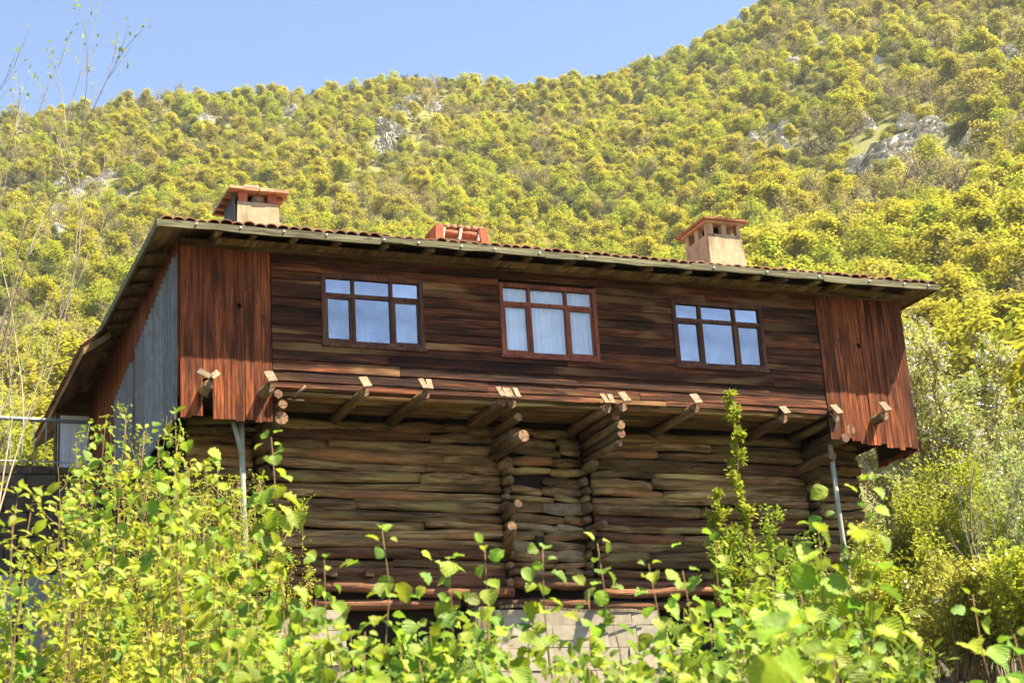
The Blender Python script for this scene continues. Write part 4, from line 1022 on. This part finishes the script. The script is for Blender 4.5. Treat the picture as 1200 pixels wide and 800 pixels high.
# the shoots one can follow one by one: tip pixel, distance, leaves, size, lean, length
NAMED = [
 (318,512,6.2,22,.095,60,.75,'tall hazel shoot rising before the projecting log ends'), (205,482,7.5,20,.085,30,.6,'hazel shoot reaching up to the upright red planks'),
 (255,548,7.2,15,.085,20,.5,'hazel shoot before the grey corner pipe'), (448,622,5.8,18,.085,70,.6,'arching hazel shoot in front of the log wall under its first window'),
 (525,652,5.6,14,.085,-30,.5,'leaning hazel shoot between two upright shoots before the cellar void'), (568,640,5.5,11,.085,-8,.45,'upright hazel shoot by the dark wooden post'),
 (636,640,5.4,13,.085,-5,.5,'upright hazel shoot before the split log end'), (700,636,5.8,10,.08,130,.55,'slanting hazel shoot under the second cross wall'),
 (760,660,5.6,14,.085,100,.55,'slanting hazel shoot before the pale stone base'), (838,622,6.0,14,.08,-14,.5,'upright hazel shoot below the slender plume'),
 (800,668,5.2,15,.09,60,.5,'bushy hazel shoot before the far cellar void'), (1015,565,5.6,22,.10,-60,.75,'large hazel shoot crossing the far grey pipe'),
 (958,612,5.4,18,.10,-20,.6,'broad leaved hazel shoot at the foot of the dark corner panel'), (905,660,5.0,18,.10,30,.6,'broad leaved hazel shoot beneath the slender plume'),
 (690,690,5.2,11,.08,0,.5,'thin hazel shoot centred on the pale stone base'), (1140,698,5.4,10,.09,60,.45,'hazel shoot alone among the low bushes'),
 (1188,742,4.6,9,.09,60,.4,'hazel shoot cut by the frame edge low down'), (925,738,2.5,5,.085,30,.18,'blurred hazel shoot with huge leaves close to the lens'),
 (975,770,2.7,4,.08,-20,.15,'blurred hazel shoot half hidden under the huge leaves'), (380,655,6.0,16,.085,40,.6,'hazel shoot beside the red sill beam'),
 (300,640,6.4,16,.085,20,.6,'hazel shoot before the small-leaved shrub')]
for k, (px, py, d_, nl, sz, ln, le, lb) in enumerate(NAMED): shoot(px, py, d_, nl, sz, lb, 900+k, lean=ln, length=le)
random.seed(77)
REF = [(60,'beneath the terrace wall'),(200,'beneath the corrugated sheets'),(320,'beneath the first log ends'),(430,'before the cellar void'),(560,'by the wooden post'),(680,'before the pale stone base'),(820,'before the far cellar void'),(940,'below the far grey pipe'),(1080,'under the low bushes')]
cnt = {}
fill = [(x+random.uniform(-14,14), random.uniform(690,742)) for x in range(255,1010,31)]+[(x+random.uniform(-14,14), random.uniform(738,790)) for x in range(240,1020,30)]
fill = [(x_, y_+(38 if 580 < x_ < 800 and y_ < 745 else 0)) for x_, y_ in fill]
for k, (px, py) in enumerate(fill):
    nm = min(REF, key=lambda q_: abs(q_[0]-px))[1]; row_ = 'tall' if k < 25 else 'short'; c_ = cnt.get((row_,nm),0); cnt[row_,nm] = c_+1
    shoot(px, py, random.uniform(4.4,6.6), random.randint(15,21), random.uniform(.075,.092), f'{row_} crowded hazel shoot {nm}, {ORD[c_]} one along', 1000+k, length=.55)
for k, (px, py, dist, wd, n, lb) in enumerate([
    (330,735,7.2,1.6,2600,'leafy hazel bush under the projecting log ends'), (470,745,7.0,1.5,2400,'leafy hazel bush before the cellar void'),
    (560,775,6.8,1.4,2200,'leafy hazel bush before the wooden post'), (745,782,6.9,1.4,2200,'leafy hazel bush before the pale stone base'), (845,705,6.6,1.3,2400,'leafy hazel bush before the far cellar void'), (975,645,6.6,1.3,2400,'leafy hazel bush crossing the far grey pipe'), (915,685,6.3,1.3,2400,'leafy hazel bush below the slender plume'), (1040,740,6.4,1.2,2000,'leafy hazel bush by the low bushes')]):
    b, h = place(px, py, dist); shrub('hazel_bush', lb, 'bush', b, h, wd, int(n*1.7), .052, HL[k % 2], 1500+k, 14, 0, 'stem', 'leafy hazel bushes along the lower edge', upright=.8, top=.8, r=.007, lo=.45)
for k, (px, py, dist, wd, n, lb) in enumerate([
    (10,665,9.5,1.7,3400,'yellow leafed bush at the frame edge below the terrace wall'), (150,540,9.8,1.6,3600,'yellow leafed bush below the porch window'), (200,560,9.2,1.7,4200,'yellow leafed bush below the corrugated sheets'), (60,700,7.4,1.4,2600,'low yellow leafed bush beneath the grey slabs'), (170,690,7.2,1.5,2800,'low yellow leafed bush between two taller ones'), (265,660,7.4,1.3,2400,'yellow leafed bush beside the grey corner pipe')]):
    b, h = place(px, py, dist); shrub('cherry_bush', lb, 'bush', b, h, wd, int(n*1.5), .046, SM[1] if k % 2 else SM[0], 1600+k, 14, 0, 'stem', 'yellow leafed bushes below the terrace', upright=.9, top=.7, r=.007, lo=.25)
# cherry-leaved shoots filling the lower corner by the terrace
cfill = []
for x in range(-10,330,19):
    env = np.interp(x, [-10,40,60,100,150,190,240,330], [610,540,600,475,470,520,530,600])
    for j in range(4): cfill.append((x+random.uniform(-9,9), env+random.uniform(0,25)+j*random.uniform(62,85)))
cnt = {}
CREF = [(0,'at the frame edge'),(50,'below the railing'),(110,'below the porch window'),(170,'below the corrugated sheets'),(240,'below the corner panel'),(310,'below the projecting log ends')]
for k, (px, py) in enumerate(c for c in cfill if c[1] < 800):
    nm = min(CREF, key=lambda q_: abs(q_[0]-px))[1]; hb = 'top' if py < 560 else ('middle' if py < 680 else 'bottom'); c_ = cnt.get((hb,nm),0); cnt[hb,nm] = c_+1
    shoot(px, py, random.uniform(6.0,9.0), random.randint(16,24), random.uniform(.06,.085), f'yellow green cherry shoot {nm} in the {hb} tier, {ORD[c_]} one along', 1200+k, kind='cherry' if random.random() < .72 else 'hazel', group='cherry shoots by the terrace', length=random.uniform(.5,.8))
print('leaves', nleaf, 'hill', len(hill), 'objects', len(SC.objects))

# ------------------------------------------------------------------ haze: thin valley air around everything
hb = MB().box(-6700, 6700, -6700, 6700, -40, 460).mesh('haze', [])
HM = bpy.data.materials.new('valley_air'); HM.use_nodes = True; ht = HM.node_tree; ht.nodes.remove(ht.nodes['Principled BSDF'])
pv = ht.nodes.new('ShaderNodeVolumePrincipled'); pv.inputs['Color'].default_value = (.93,.95,1,1); pv.inputs['Density'].default_value = .00009; pv.inputs['Anisotropy'].default_value = .2
ht.links.new(pv.outputs[0], ht.nodes['Material Output'].inputs['Volume']); hb.materials.append(HM)
tag(link('haze', hb), kind='stuff')
